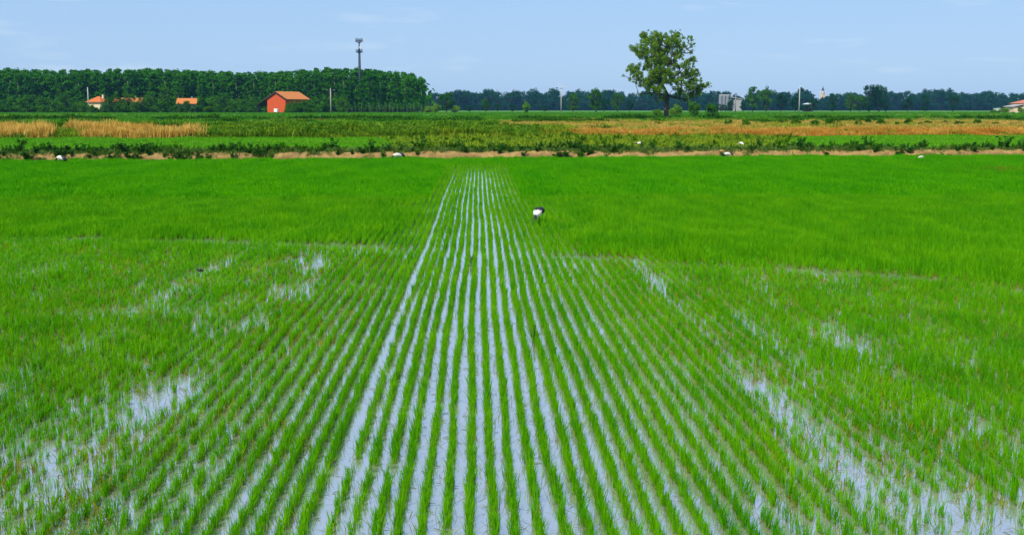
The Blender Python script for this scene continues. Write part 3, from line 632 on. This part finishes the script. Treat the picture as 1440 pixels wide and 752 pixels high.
for (px, d) in ((1050,150),(1075,165),(1098,172),(1120,160),(1145,150),(1150,168),(1168,152),(1180,165),(1208,150),(1222,168),(1240,158),(1262,150),(1278,162),(1295,152),(1305,166),(1330,170),(1350,158),(1400,162),(1375,172),(700,150),(712,140),(680,165),(1025,158),(925,160),(1146,142)):
    plant_tree('low_bush', 'bush', px, d, 0, LQ, 'bush', 'bushes on the fallow land', rng.uniform(1.0, 1.6), h=rng.uniform(.7, 1.3))

g_clump = [bpy.data.objects.new('herb_clump', weed_mesh(640 + q, M['hedge'])) for q in range(5)]
g_dclump = [bpy.data.objects.new('herb_clump', weed_mesh(650 + q, M['broad'])) for q in range(5)]
band('clumped_herbs', 'clumped leafy green herbs in the belt beyond the green field', 900, 280, 760, 28.5, 35, g_clump, .8, 1.5)
band('clumped_herbs', 'dark leafy herbs shading the foot of the green belt', 230, 285, 720, 28.3, 32, g_dclump, .5, 1.0, lambda x, y, px, t: VN(x, y, 1.7, 111) > .4)
band('clumped_herbs', 'low dark herb mats along the top of the earth bank', 900, -60, 1500, .9, 2.6, g_dclump, .25, .55, lambda x, y, px, t: (VN(x, y, 1.6, 113) > np.where(px < 420, .2, .48)))
band('clumped_herbs', 'dark leafy herbs scattered through the weedy fallow strip', 520, 540, 1130, 6, 29, g_dclump, .4, .9, lambda x, y, px, t: VN(x, y, 2.2, 112) > .5)
# ------------------------------------------------------------------ weeds on the bank
WM = [weed_mesh(600 + q) for q in range(7)]
LW = 'dark leafy weed clump on the earth bank at the far paddy edge'
dens = [(-40, 1.0), (380, 1.0), (420, .55), (600, .5), (660, 1.0), (860, .9), (900, .35), (1090, .3), (1140, .55), (1430, .62), (1440, .3), (1480, .5)]
cnt = 0
for px in np.arange(-40, 1480, 4.0):
    if rng.random() > float(np.interp(px, [a for a, _ in dens], [b for _, b in dens])): continue
    t_ = rng.uniform(.7, 2.4) if rng.random() < (.62 if px < 330 else .84) else rng.uniform(.2, .7)
    p = at(px + rng.normal(0, 2), 214, 68.0); p = FWD[:2] * 1.0 * ((float(edge(p[0])) + t_) / (FWD[1] + RIGHT[1] * (px - CX) / FPX)) ; 
    dd = (float(edge(0)) + t_); x_ = 0
    for _ in range(4):
        q_ = FWD[:2] * dd + RIGHT[:2] * ((px - CX) / FPX * dd); dd += float(edge(q_[0])) + t_ - q_[1]
    wo = obj('weed_clump', WM[rng.integers(7)], None, (q_[0], q_[1], gz(q_[0], q_[1]) - .03))
    s_ = rng.uniform(.32, .74) * (1.35 if rng.random() < .12 else 1); wo.scale = (s_ * rng.uniform(1.3, 2.3), s_ * rng.uniform(1.3, 2.3), s_); wo.rotation_euler = (0, 0, rng.uniform(0, 6.28))
    tag(wo, LW, 'weed', 'weed clumps along the bank'); cnt += 1
# two coarse weeds standing above the rice
def tall_weed(px, d, h, seed, label):
    b_ = at(px, 480, d); r = np.random.default_rng(seed)
    Q, H = blades(13, h, .016, .02, .30, .55, seed); root = empty('tall_weed', (b_[0], b_[1], -.02))
    obj('leaves', quad_mesh('leaves', Q, M['hedge'], H), root)
    V_, F_ = [], []
    for q in range(4): tube_into(V_, F_, [(r.normal(0, .012), r.normal(0, .012), 0), (r.normal(0, .03), r.normal(0, .03), h * .6)], [.006, .003], 5)
    obj('stalk', mesh_from('stalk', V_, F_, [M['weed']]), root)
    tag(root, label, 'weed')
tall_weed(751, 13.6, .44, 71, 'tall broad leaved weed rising above the rice row')
tall_weed(663, 20.6, .36, 72, 'smaller grassy weed at the oblique wheel pass across the rows')

# ------------------------------------------------------------------ birds
def sweep(V, F, MI, path, mi, seg=10):
    """path: (x, y, z, half width, half height); closed skin along it"""
    base = len(V); P = [np.array(p[:3], float) for p in path]
    for i, p in enumerate(path):
        d = P[min(i + 1, len(P) - 1)] - P[max(i - 1, 0)]; d /= np.linalg.norm(d)
        s = np.cross((0, 0, 1), d); s = s / (np.linalg.norm(s) + 1e-9) if np.linalg.norm(s) > .05 else np.array([0, 1., 0]); u = np.cross(d, s)
        for k in range(seg):
            an = 2 * math.pi * k / seg; V.append(P[i] + s * math.cos(an) * p[3] + u * math.sin(an) * p[4])
    for i in range(len(P) - 1):
        for k in range(seg):
            F.append((base + i * seg + k, base + i * seg + (k + 1) % seg, base + (i + 1) * seg + (k + 1) % seg, base + (i + 1) * seg + k)); MI.append(mi(i))
    F.append(tuple(base + k for k in range(seg))[::-1]); MI.append(mi(0)); n = base + (len(P) - 1) * seg
    F.append(tuple(n + k for k in range(seg))); MI.append(mi(len(P) - 1))
NECK = {'down': [(.24, .37, .045), (.29, .29, .036), (.33, .21, .034), (.355, .165, .040), (.375, .12, .026), (.385, .06, .010), (.375, .0, .005)],
        'forward': [(.25, .40, .05), (.33, .37, .036), (.40, .37, .036), (.45, .365, .040), (.49, .35, .026), (.57, .31, .010), (.62, .25, .005)],
        'low': [(.25, .40, .05), (.32, .36, .040), (.37, .32, .038), (.41, .30, .046), (.445, .27, .030), (.50, .20, .014), (.52, .12, .007)],
        'tucked': [(.20, .44, .05), (.22, .50, .036), (.25, .54, .036), (.29, .55, .040), (.33, .54, .026), (.41, .49, .010), (.45, .42, .005)]}
def bird(name, loc, heading, pose, label, dark_head=True, tail=True, scale=1.0, dark=False, cat='bird', tilt=0.0, plume=1.15):
    Vv, Ff, MI = [], [], []
    body = [(-.31, 0, .33, .012, .01), (-.27, 0, .345, .06, .045), (-.18, 0, .37, .105, .095), (-.05, 0, .39, .128, .125), (.07, 0, .40, .125, .125), (.15, 0, .40, .095, .095), (.20, 0, .395, .065, .065)]
    nk = NECK[pose]; path = body + [(x, 0, z, r_, r_) for x, z, r_ in nk]
    sweep(Vv, Ff, MI, path, lambda i: 1 if (i >= 7 and dark_head) or dark else 0)
    for s in (-1, 1):
        sweep(Vv, Ff, MI, [(-.02, s * .045, .33, .035, .035), (.0, s * .045, .26, .020, .020), (-.02, s * .045, .17, .010, .010), (.0, s * .045, .03, .008, .008), (.0, s * .045, -.05, .010, .010), (.06, s * .05, -.06, .012, .006)], lambda i: 1, 6)
    root = empty(name, loc, heading); root.scale = (scale,) * 3; root.rotation_euler = (0, tilt, heading)
    bo = obj('body', mesh_from('body', Vv, Ff, [M['plume'], M['black']], MI, True), root)
    for s in (-1, 1):                                                 # folded wings
        Vw, Fw, Mw = [], [], []
        sweep(Vw, Fw, Mw, [(.13, s * .085, .43, .012, .03), (.06, s * .118, .43, .020, .075), (-.08, s * .115, .42, .020, .085), (-.22, s * .07, .385, .016, .055), (-.33, s * .03, .34, .006, .015)], lambda i: 0, 8)
        obj('wing', mesh_from('wing', Vw, Fw, [M['black' if dark else 'plume']], Mw, True), root)
    if tail:
        Vw, Fw, Mw = [], [], []
        sweep(Vw, Fw, Mw, [(-.06, 0, .515, .03, .014), (-.17, 0, .49, .09 * plume, .05 * plume), (-.28, 0, .43, .105 * plume, .07 * plume), (-.37, 0, .35, .08 * plume, .06 * plume), (-.44, 0, .27, .03, .02)], lambda i: 0, 8)
        obj('tail_plumes', mesh_from('tail_plumes', Vw, Fw, [M['black']], Mw, True), root)
    return tag(root, label, cat)
def bird_at(px, py, d, z, *a, back=1.2, **k):
    p = at(px, py, d)
    if z < .1 and d > 60:
        p = at(px, py, d + float(edge(p[0])) - back - p[1])
    bird('wading_bird', (p[0], p[1], z), *a, **k)
PI = math.pi
bird_at(757, 300, 27.6, 0.05, -PI / 2 - .35, 'low', 'black and white wading bird feeding alone among the open rice rows', tilt=.22, plume=1.75, scale=.76)
bird_at(84, 222, 66.0, .03, PI * .86, 'down', 'white wading bird with black tail bent low by the dense weed clumps', tilt=-.12, back=3.0)
bird_at(559, 218, 68.0, .03, PI * 1.05, 'down', 'white wading bird with dark head lowered at the foot of bare soil bank', back=1.8)
bird_at(900, 201, 71.5, .50, PI * .98, 'forward', 'yellowish white wading bird with dark head on the weedy bank top', tail=False, scale=.75)
bird_at(1041, 203, 72.5, .50, PI * .70, 'down', 'plain white bird hunched on top of the bank near the stretched one', dark_head=False, tail=False, tilt=-.3, scale=.7)
bird_at(1023, 217, 69.5, .06, PI * 1.0, 'forward', 'white wading bird with black head and tail stretched level at the bank foot', scale=.8)
bird_at(1296, 223, 68.0, .0, -.15, 'down', 'small white bird sunk in the dense far rice', dark_head=False, tail=False, tilt=-.15, scale=.62, back=4.0)
bird_at(282, 389, 19.1, .04, PI * 1.2, 'tucked', 'tiny dark bird almost hidden in the thick rice', dark=True, tail=False, scale=.22)

# ------------------------------------------------------------------ buildings
def box_mesh(name, x0, x1, y0, y1, z0, z1, mat, bev=.03):
    bm = bmesh.new(); bmesh.ops.create_cube(bm, size=1, matrix=Matrix.Translation(((x0 + x1) / 2, (y0 + y1) / 2, (z0 + z1) / 2)) @ Matrix.Diagonal((x1 - x0, y1 - y0, z1 - z0, 1)))
    if bev: bmesh.ops.bevel(bm, geom=bm.edges[:], offset=bev, segments=1, affect='EDGES')
    me = bpy.data.meshes.new(name); bm.to_mesh(me); bm.free(); me.materials.append(mat); return me
def prism(name, prof, y0, y1, mat):
    """profile in x,z extruded along y"""
    n = len(prof); V_ = [(x, y0, z) for x, z in prof] + [(x, y1, z) for x, z in prof]
    F_ = [tuple(range(n))[::-1], tuple(range(n, 2 * n))] + [(i, (i + 1) % n, n + (i + 1) % n, n + i) for i in range(n)]
    me = mesh_from(name, V_, F_, [mat]); bm = bmesh.new(); bm.from_mesh(me); bmesh.ops.recalc_face_normals(bm, faces=bm.faces); bm.to_mesh(me); bm.free(); return me
def gable_roof(par, W, Lh, ze, zr, over, th, mat, y0, y1):
    s = (zr - ze) / (W / 2); e = W / 2 + over
    pts = [(-e, ze - over * s), (0, zr), (e, ze - over * s), (e, ze - over * s + th), (0, zr + th), (-e, ze - over * s + th)]
    return obj('roof', prism('roof', pts, y0 - .5, y1 + .5, mat), par)
def window(par, x, y, z, w_, h_, face):
    """face: -y wall at y"""
    f = obj('window', box_mesh('window', x - w_ / 2, x + w_ / 2, y - .06, y + .10, z, z + h_, M['white'], 0), par)
    obj('pane', box_mesh('pane', x - w_ / 2 + .12, x + w_ / 2 - .12, y - .09, y - .05, z + .12, z + h_ - .12, M['glass'], 0), f)

# red barn: gable turned to the left, long side to the right
p = at(389, 160, 450); zb = gz(p[0], p[1]); barn = empty('red_barn', (p[0], p[1], zb), R(-33))
W_, ze, zr, Ln = 10.2, 6.0, 8.6, 13.5
obj('wall', prism('wall', [(-W_ / 2, -.3), (W_ / 2, -.3), (W_ / 2, ze), (0, zr - .05), (-W_ / 2, ze)], 0, Ln, M['redwall']), barn)
rf = gable_roof(barn, W_, Ln, ze, zr, 1.2, .22, M['tiles'], 0, Ln)
s_ = (zr - ze) / (W_ / 2); e_ = W_ / 2 + 1.2
for sg in (-1, 1): obj('fascia', prism('fascia', [(0, zr - .30), (sg * e_, ze - 1.2 * s_ - .30), (sg * e_, ze - 1.2 * s_ + .26), (0, zr + .26)], -.62, -.505, M['darkwood']), rf)
obj('lean_to_roof', prism('lean_to_roof', [(-W_ / 2 - 1.25, ze - 1.25 * s_ - .05), (-W_ / 2 - 6.4, ze - 6.4 * s_), (-W_ / 2 - 6.4, ze - 6.4 * s_ + .2), (-W_ / 2 - 1.25, ze - 1.25 * s_ + .2)], -.4, 18, M['darkwood']), barn)
obj('lean_to_back', box_mesh('lean_to_back', -W_ / 2 - 6.0, -W_ / 2 - .02, 9, 9.2, -.2, 3.1, M['darkwood']), barn)
for yy in (.2, 5, 9.6): obj('post', box_mesh('post', -W_ / 2 - 6.1, -W_ / 2 - 5.85, yy, yy + .25, -.2, ze - 6.0 * s_ - .05, M['darkwood']), barn)
obj('door', box_mesh('door', -1.6, 1.4, -.08, .05, -.2, 3.4, M['redwall']), barn)
tag(barn, 'red orange barn with clay tile roof and dark lean-to beside the plantation', 'barn')
p = at(388.5, 159, 440); wb = empty('white_tank', (p[0], p[1], gz(p[0], p[1])), R(-20))
obj('container', box_mesh('container', -.8, .8, -.6, .6, .25, 1.65, M['white'], .12), wb); obj('pallet', box_mesh('pallet', -.85, .85, -.65, .65, -.05, .22, M['polewood'], .02), wb)
V_, F_ = [], []; tube_into(V_, F_, [(0, 0, 1.6), (0, 0, 1.85)], [.22, .22], 10); obj('cap', mesh_from('cap', V_, F_, [M['steel']]), wb)
tag(wb, 'white plastic tank standing before the red barn wall', 'tank')

def hip_house(px, d, base_y, rz, W, Ln, ze, zr, wallm, roofm, label, hip=True, name='farm_house'):
    p = at(px, base_y, d); root = empty(name, (p[0], p[1], gz(p[0], p[1])), rz)
    obj('wall', box_mesh('wall', -W / 2, W / 2, -Ln / 2, Ln / 2, -.3, ze, wallm), root)
    o = .7; hl = max(.4, W / 2 - Ln / 2 * .9) if hip else W / 2 + .5
    V_ = [(-W / 2 - o, -Ln / 2 - o, ze - .1), (W / 2 + o, -Ln / 2 - o, ze - .1), (W / 2 + o, Ln / 2 + o, ze - .1), (-W / 2 - o, Ln / 2 + o, ze - .1), (-hl, 0, zr), (hl, 0, zr)]
    V_ += [(x, y, ze - .3) for x, y, _ in V_[:4]]
    F_ = [(0, 1, 5, 4), (2, 3, 4, 5), (1, 2, 5), (3, 0, 4), (6, 7, 1, 0), (7, 8, 2, 1), (8, 9, 3, 2), (9, 6, 0, 3), (9, 8, 7, 6)]
    r_ = obj('roof', mesh_from('roof', V_, F_, [roofm]), root)
    obj('chimney', box_mesh('chimney', W * .22, W * .22 + .7, .3, 1.0, zr - 1.0, zr + .7, wallm), r_)
    for k in (-.28, .22):
        for zz in ((.9, 3.6) if ze > 5 else (.9,)): window(root, W * k, -Ln / 2, zz, 1.1, 1.5, 0)
    obj('door', box_mesh('door', -.5, .5, -Ln / 2 - .07, -Ln / 2 + .05, -.1, 2.1, M['darkwood'], 0), root)
    return tag(root, label, 'house')
hip_house(140, 470, 158, R(-14), 6.0, 7.5, 4.7, 7.0, M['cream'], M['tiles2'], 'cream house with orange hipped roof beside a leaning pole in the trees')
hip_house(181, 484, 158, R(6), 12.0, 7.0, 4.7, 6.5, M['cream'], M['tiles'], 'long low house with orange roof mostly hidden behind bushes', False)
hip_house(264, 462, 158, R(10), 7.2, 7.0, 3.9, 6.1, M['greywall'], M['tiles'], 'small house with orange saddle roof behind a round bush', False)
# pinkish house at the right with annex and shed
hr = hip_house(1444, 450, 158, R(4), 9.0, 8.0, 4.1, 5.6, M['pinkcream'], M['tiles3'], 'pinkish house with red tiled roof and low grey roofed annex')
an = obj('annex_wall', box_mesh('annex_wall', -9.2, -4.55, -5.2, 1.0, -.3, 2.5, M['pinkcream']), hr)
obj('annex_roof', prism('annex_roof', [(-9.8, 2.45), (-4.52, 3.35), (-4.52, 3.6), (-9.8, 2.7)], -5.7, 1.4, M['greyroof']), hr)
wn = obj('annex_window', box_mesh('annex_window', -7.2, -5.6, -5.28, -5.1, .9, 2.2, M['darkwood'], 0), hr)
p = at(1403, 158, 446); sh = empty('white_shed', (p[0], p[1], gz(p[0], p[1])), R(5))
obj('wall', box_mesh('wall', -1.2, 1.2, -1, 1, -.2, 1.7, M['white']), sh); obj('roof', prism('roof', [(-1.4, 1.68), (1.4, 1.72), (1.4, 1.95), (-1.4, 1.82)], -1.2, 1.2, M['white']), sh); obj('door', box_mesh('door', -.4, .4, -1.05, -.95, -.1, 1.5, M['greyroof'], 0), sh)
tag(sh, 'small white shed near the pinkish house', 'shed')
# factory beyond the woods
p = at(1018, 157, 1240); fz = gz(p[0], p[1]); fa = empty('factory', (p[0], p[1], fz), R(8)); fa.scale = (1.12,) * 3
V_, F_ = [], []
for q in range(3):
    V_, F_ = [], []; tube_into(V_, F_, [(-4.0 + q * 3.6, 0, -.3), (-4.0 + q * 3.6, 0, 14.6), (-4.0 + q * 3.6, 0, 15.6)], [1.78, 1.78, .7], 14)
    obj('silo', mesh_from('silo', V_, F_, [M['greywall']], None, False), fa)
obj('silo_gallery', box_mesh('silo_gallery', -5.4, 5.4, -.9, .9, 15.2, 16.4, M['greyroof']), fa)
obj('hall_wall', box_mesh('hall_wall', 9.0, 17.0, -5, 8, -.3, 11.0, M['greyroof']), fa)
obj('hall_roof', prism('hall_roof', [(5.5, 13.4), (5.5, 14.0), (18.0, 11.8), (18.0, 11.05)], -5.6, 8.6, M['greyroof']), fa)
obj('link_wall', box_mesh('link_wall', 5.6, 8.97, -2, 6, -.3, 11.5, M['greywall']), fa)
tag(fa, 'grey silos and white hall of a factory beyond the trees', 'factory')
# church tower
p = at(1156, 157, 1480); ch = empty('church_tower', (p[0], p[1], gz(p[0], p[1])), R(20)); ch.scale = (.9, .9, 1.17)
obj('shaft', box_mesh('shaft', -2.6, 2.6, -2.6, 2.6, -.3, 19.5, M['cream']), ch); obj('belfry', box_mesh('belfry', -2.9, 2.9, -2.9, 2.9, 19.52, 22.6, M['white']), ch)
for q in range(4):
    ow = obj('bell_opening', box_mesh('bell_opening', -.6, .6, -2.98, -2.88, 20.0, 22.0, M['glass'], 0), ch); ow.rotation_euler = (0, 0, q * PI / 2)
V_, F_ = [], []; tube_into(V_, F_, [(0, 0, 22.6), (0, 0, 23.4), (0, 0, 25.2), (0, 0, 26.4), (0, 0, 29.0)], [2.2, 2.1, 1.3, .6, .05], 8); obj('spire', mesh_from('spire', V_, F_, [M['steel']]), ch)
tag(ch, 'pale church tower with dark pointed spire above the far trees', 'church tower')
p = at(1136, 157, 690); hb = empty('pale_outbuilding', (p[0], p[1], gz(p[0], p[1])), R(6))
obj('wall', box_mesh('wall', -2.2, 2.2, -2, 2, -.3, 4.6, M['darkwood']), hb); obj('roof', prism('roof', [(-2.7, 4.6), (2.7, 4.6), (2.7, 4.8), (0, 5.5), (-2.7, 4.8)], -2.4, 2.4, M['panelw']), hb)
tag(hb, 'small pale roofed outbuilding among dark trees by the concrete pole', 'outbuilding')

# ------------------------------------------------------------------ poles and mast
def pole(px, d, top, base_y, r0, mat, label, arm=1.6, lean=0.0):
    p = at(px, base_y, d); z = gz(p[0], p[1]); H = at(px, top, d)[2] - z
    root = empty('utility_pole', (p[0], p[1], z), -YAW); root.rotation_euler = (0, lean, -YAW)
    V_, F_ = [], []; tube_into(V_, F_, [(0, 0, -.5), (0, 0, H * .5), (0, 0, H)], [r0, r0 * .85, r0 * .68], 10); obj('shaft', mesh_from('shaft', V_, F_, [mat], None, True), root)
    if arm:
        obj('crossarm', box_mesh('crossarm', -arm / 2, arm / 2, -.2, -.08, H - .75, H - .6, M['steel'], .01), root)
        for x in (-arm * .45, 0, arm * .45):
            V_, F_ = [], []; zt = H - .6 if x else H
            tube_into(V_, F_, [(x, -.14 if x else 0, zt - .02), (x, -.14 if x else 0, zt + .14), (x, -.14 if x else 0, zt + .26)], [.05, .09, .04], 8); obj('insulator', mesh_from('insulator', V_, F_, [M['panelw']]), root)
    tag(root, label, 'pole', 'utility poles across the fields')
pole(125, 460, 123, 157, .26, M['concrete'], 'short pale pole beside the cream house with orange hipped roof', .0)
pole(465.5, 420, 125, 159, .30, M['polewood'], 'pale timber pole with crossarm standing just past the red barn', 3.2)
pole(789, 415, 122, 159, .20, M['concrete'], 'pale concrete pole before the far woods, between two dark trees', 1.4)
pole(1123.5, 415, 120, 158, .22, M['concrete'], 'tall pale concrete pole near the small pale roofed outbuilding', .0)
pole(1034, 440, 130, 157, .26, M['greywall'], 'thin grey pole standing in front of the factory', 1.6)
p = at(507, 158, 508); mast = empty('antenna_mast', (p[0], p[1], gz(p[0], p[1])), 0)
k = 508 / FPX; Hm = 102 * k
V_, F_ = [], []; tube_into(V_, F_, [(0, 0, -.3), (0, 0, Hm * .5), (0, 0, Hm - 3.8 - 3.4), (0, 0, Hm - 7.0)], [.75, .62, .52, .40], 12); tube_into(V_, F_, [(0, 0, Hm - 7.0), (0, 0, Hm - .6)], [.30, .26], 10)
obj('shaft', mesh_from('shaft', V_, F_, [M['steel']], None, True), mast)
def tier(z, rr, n, hp, mat, nm):
    V_, F_ = [], []; ring = [(math.cos(a) * rr * .72, math.sin(a) * rr * .72, z - .1) for a in np.linspace(0, 2 * PI, 13)]
    tube_into(V_, F_, ring, [.09] * 13, 5)
    for a in np.arange(n) * 2 * PI / n: tube_into(V_, F_, [(0, 0, z - hp * .8), (math.cos(a) * rr, math.sin(a) * rr, z)], [.12, .07], 5)
    pl = obj('platform', mesh_from('platform', V_, F_, [M['steel']]), mast)
    for a in np.arange(n) * 2 * PI / n + .3:
        an_ = obj(nm, box_mesh(nm, -.16, .16, -.09, .09, -hp / 2, hp / 2, mat, .02), mast); an_.location = (math.cos(a) * rr, math.sin(a) * rr, z + .1); an_.rotation_euler = (0, 0, a + PI / 2)
tier(Hm - 1.4, 1.75, 6, 1.8, M['steel'], 'antenna_panel'); tier(Hm - 6.3, 1.5, 6, 1.6, M['steel'], 'antenna_panel')
V_, F_ = [], []; tube_into(V_, F_, [(.55, -.5, Hm - 4.6), (.55, -.75, Hm - 4.6)], [.55, .5], 12); obj('dish_antenna', mesh_from('dish_antenna', V_, F_, [M['panelw']]), mast)
for q in (-1, 1):
    obj('antenna_panel', box_mesh('antenna_panel', q * 2.4 - .12, q * 2.4 + .12, -.1, .1, Hm - 2.4, Hm - .2, M['panelw'], .02), mast)
tag(mast, 'tall dark antenna mast with two antenna tiers rising above the poplars', 'antenna mast')

# ------------------------------------------------------------------ pale clay heap by the reeds
p = at(206, 190, 98.5); r = np.random.default_rng(9); V_, F_ = [], []
for i in range(9):
    for j in range(25):
        a = j / 24 * 2 - 1; b2 = i / 8 * 2 - 1; hh = max(0, 1 - a * a - b2 * b2) ** .7
        V_.append((a * 1.25 + r.normal(0, .03), b2 * .9, -.12 + hh * .42 * r.uniform(.8, 1.15)))
F_ = [(i * 25 + j, i * 25 + j + 1, (i + 1) * 25 + j + 1, (i + 1) * 25 + j) for i in range(8) for j in range(24)]
tag(obj('clay_heap', mesh_from('clay_heap', V_, F_, [M['clay']], None, True), None, (p[0], p[1], gz(p[0], p[1]))), 'low heap of pale clay at the edge of the golden reeds', 'clay heap')

# ------------------------------------------------------------------ summer haze
hz = obj('haze', box_mesh('haze', -2600, 2600, -60, 2600, -2.5, 48, M['white'], 0))
m, t, N, L = newmat('haze_air'); o_ = N('ShaderNodeOutputMaterial'); v = N('ShaderNodeVolumePrincipled')
v.inputs['Color'].default_value = (.22, .56, 1.0, 1); v.inputs['Density'].default_value = .000076; v.inputs['Anisotropy'].default_value = 0.0
L(v.outputs[0], o_.inputs['Volume']); hz.data.materials.clear(); hz.data.materials.append(m)
tag(hz, 'thin bluish summer haze over the plain', None, None, 'stuff')
print('weeds', cnt, 'objects', len(bpy.data.objects))
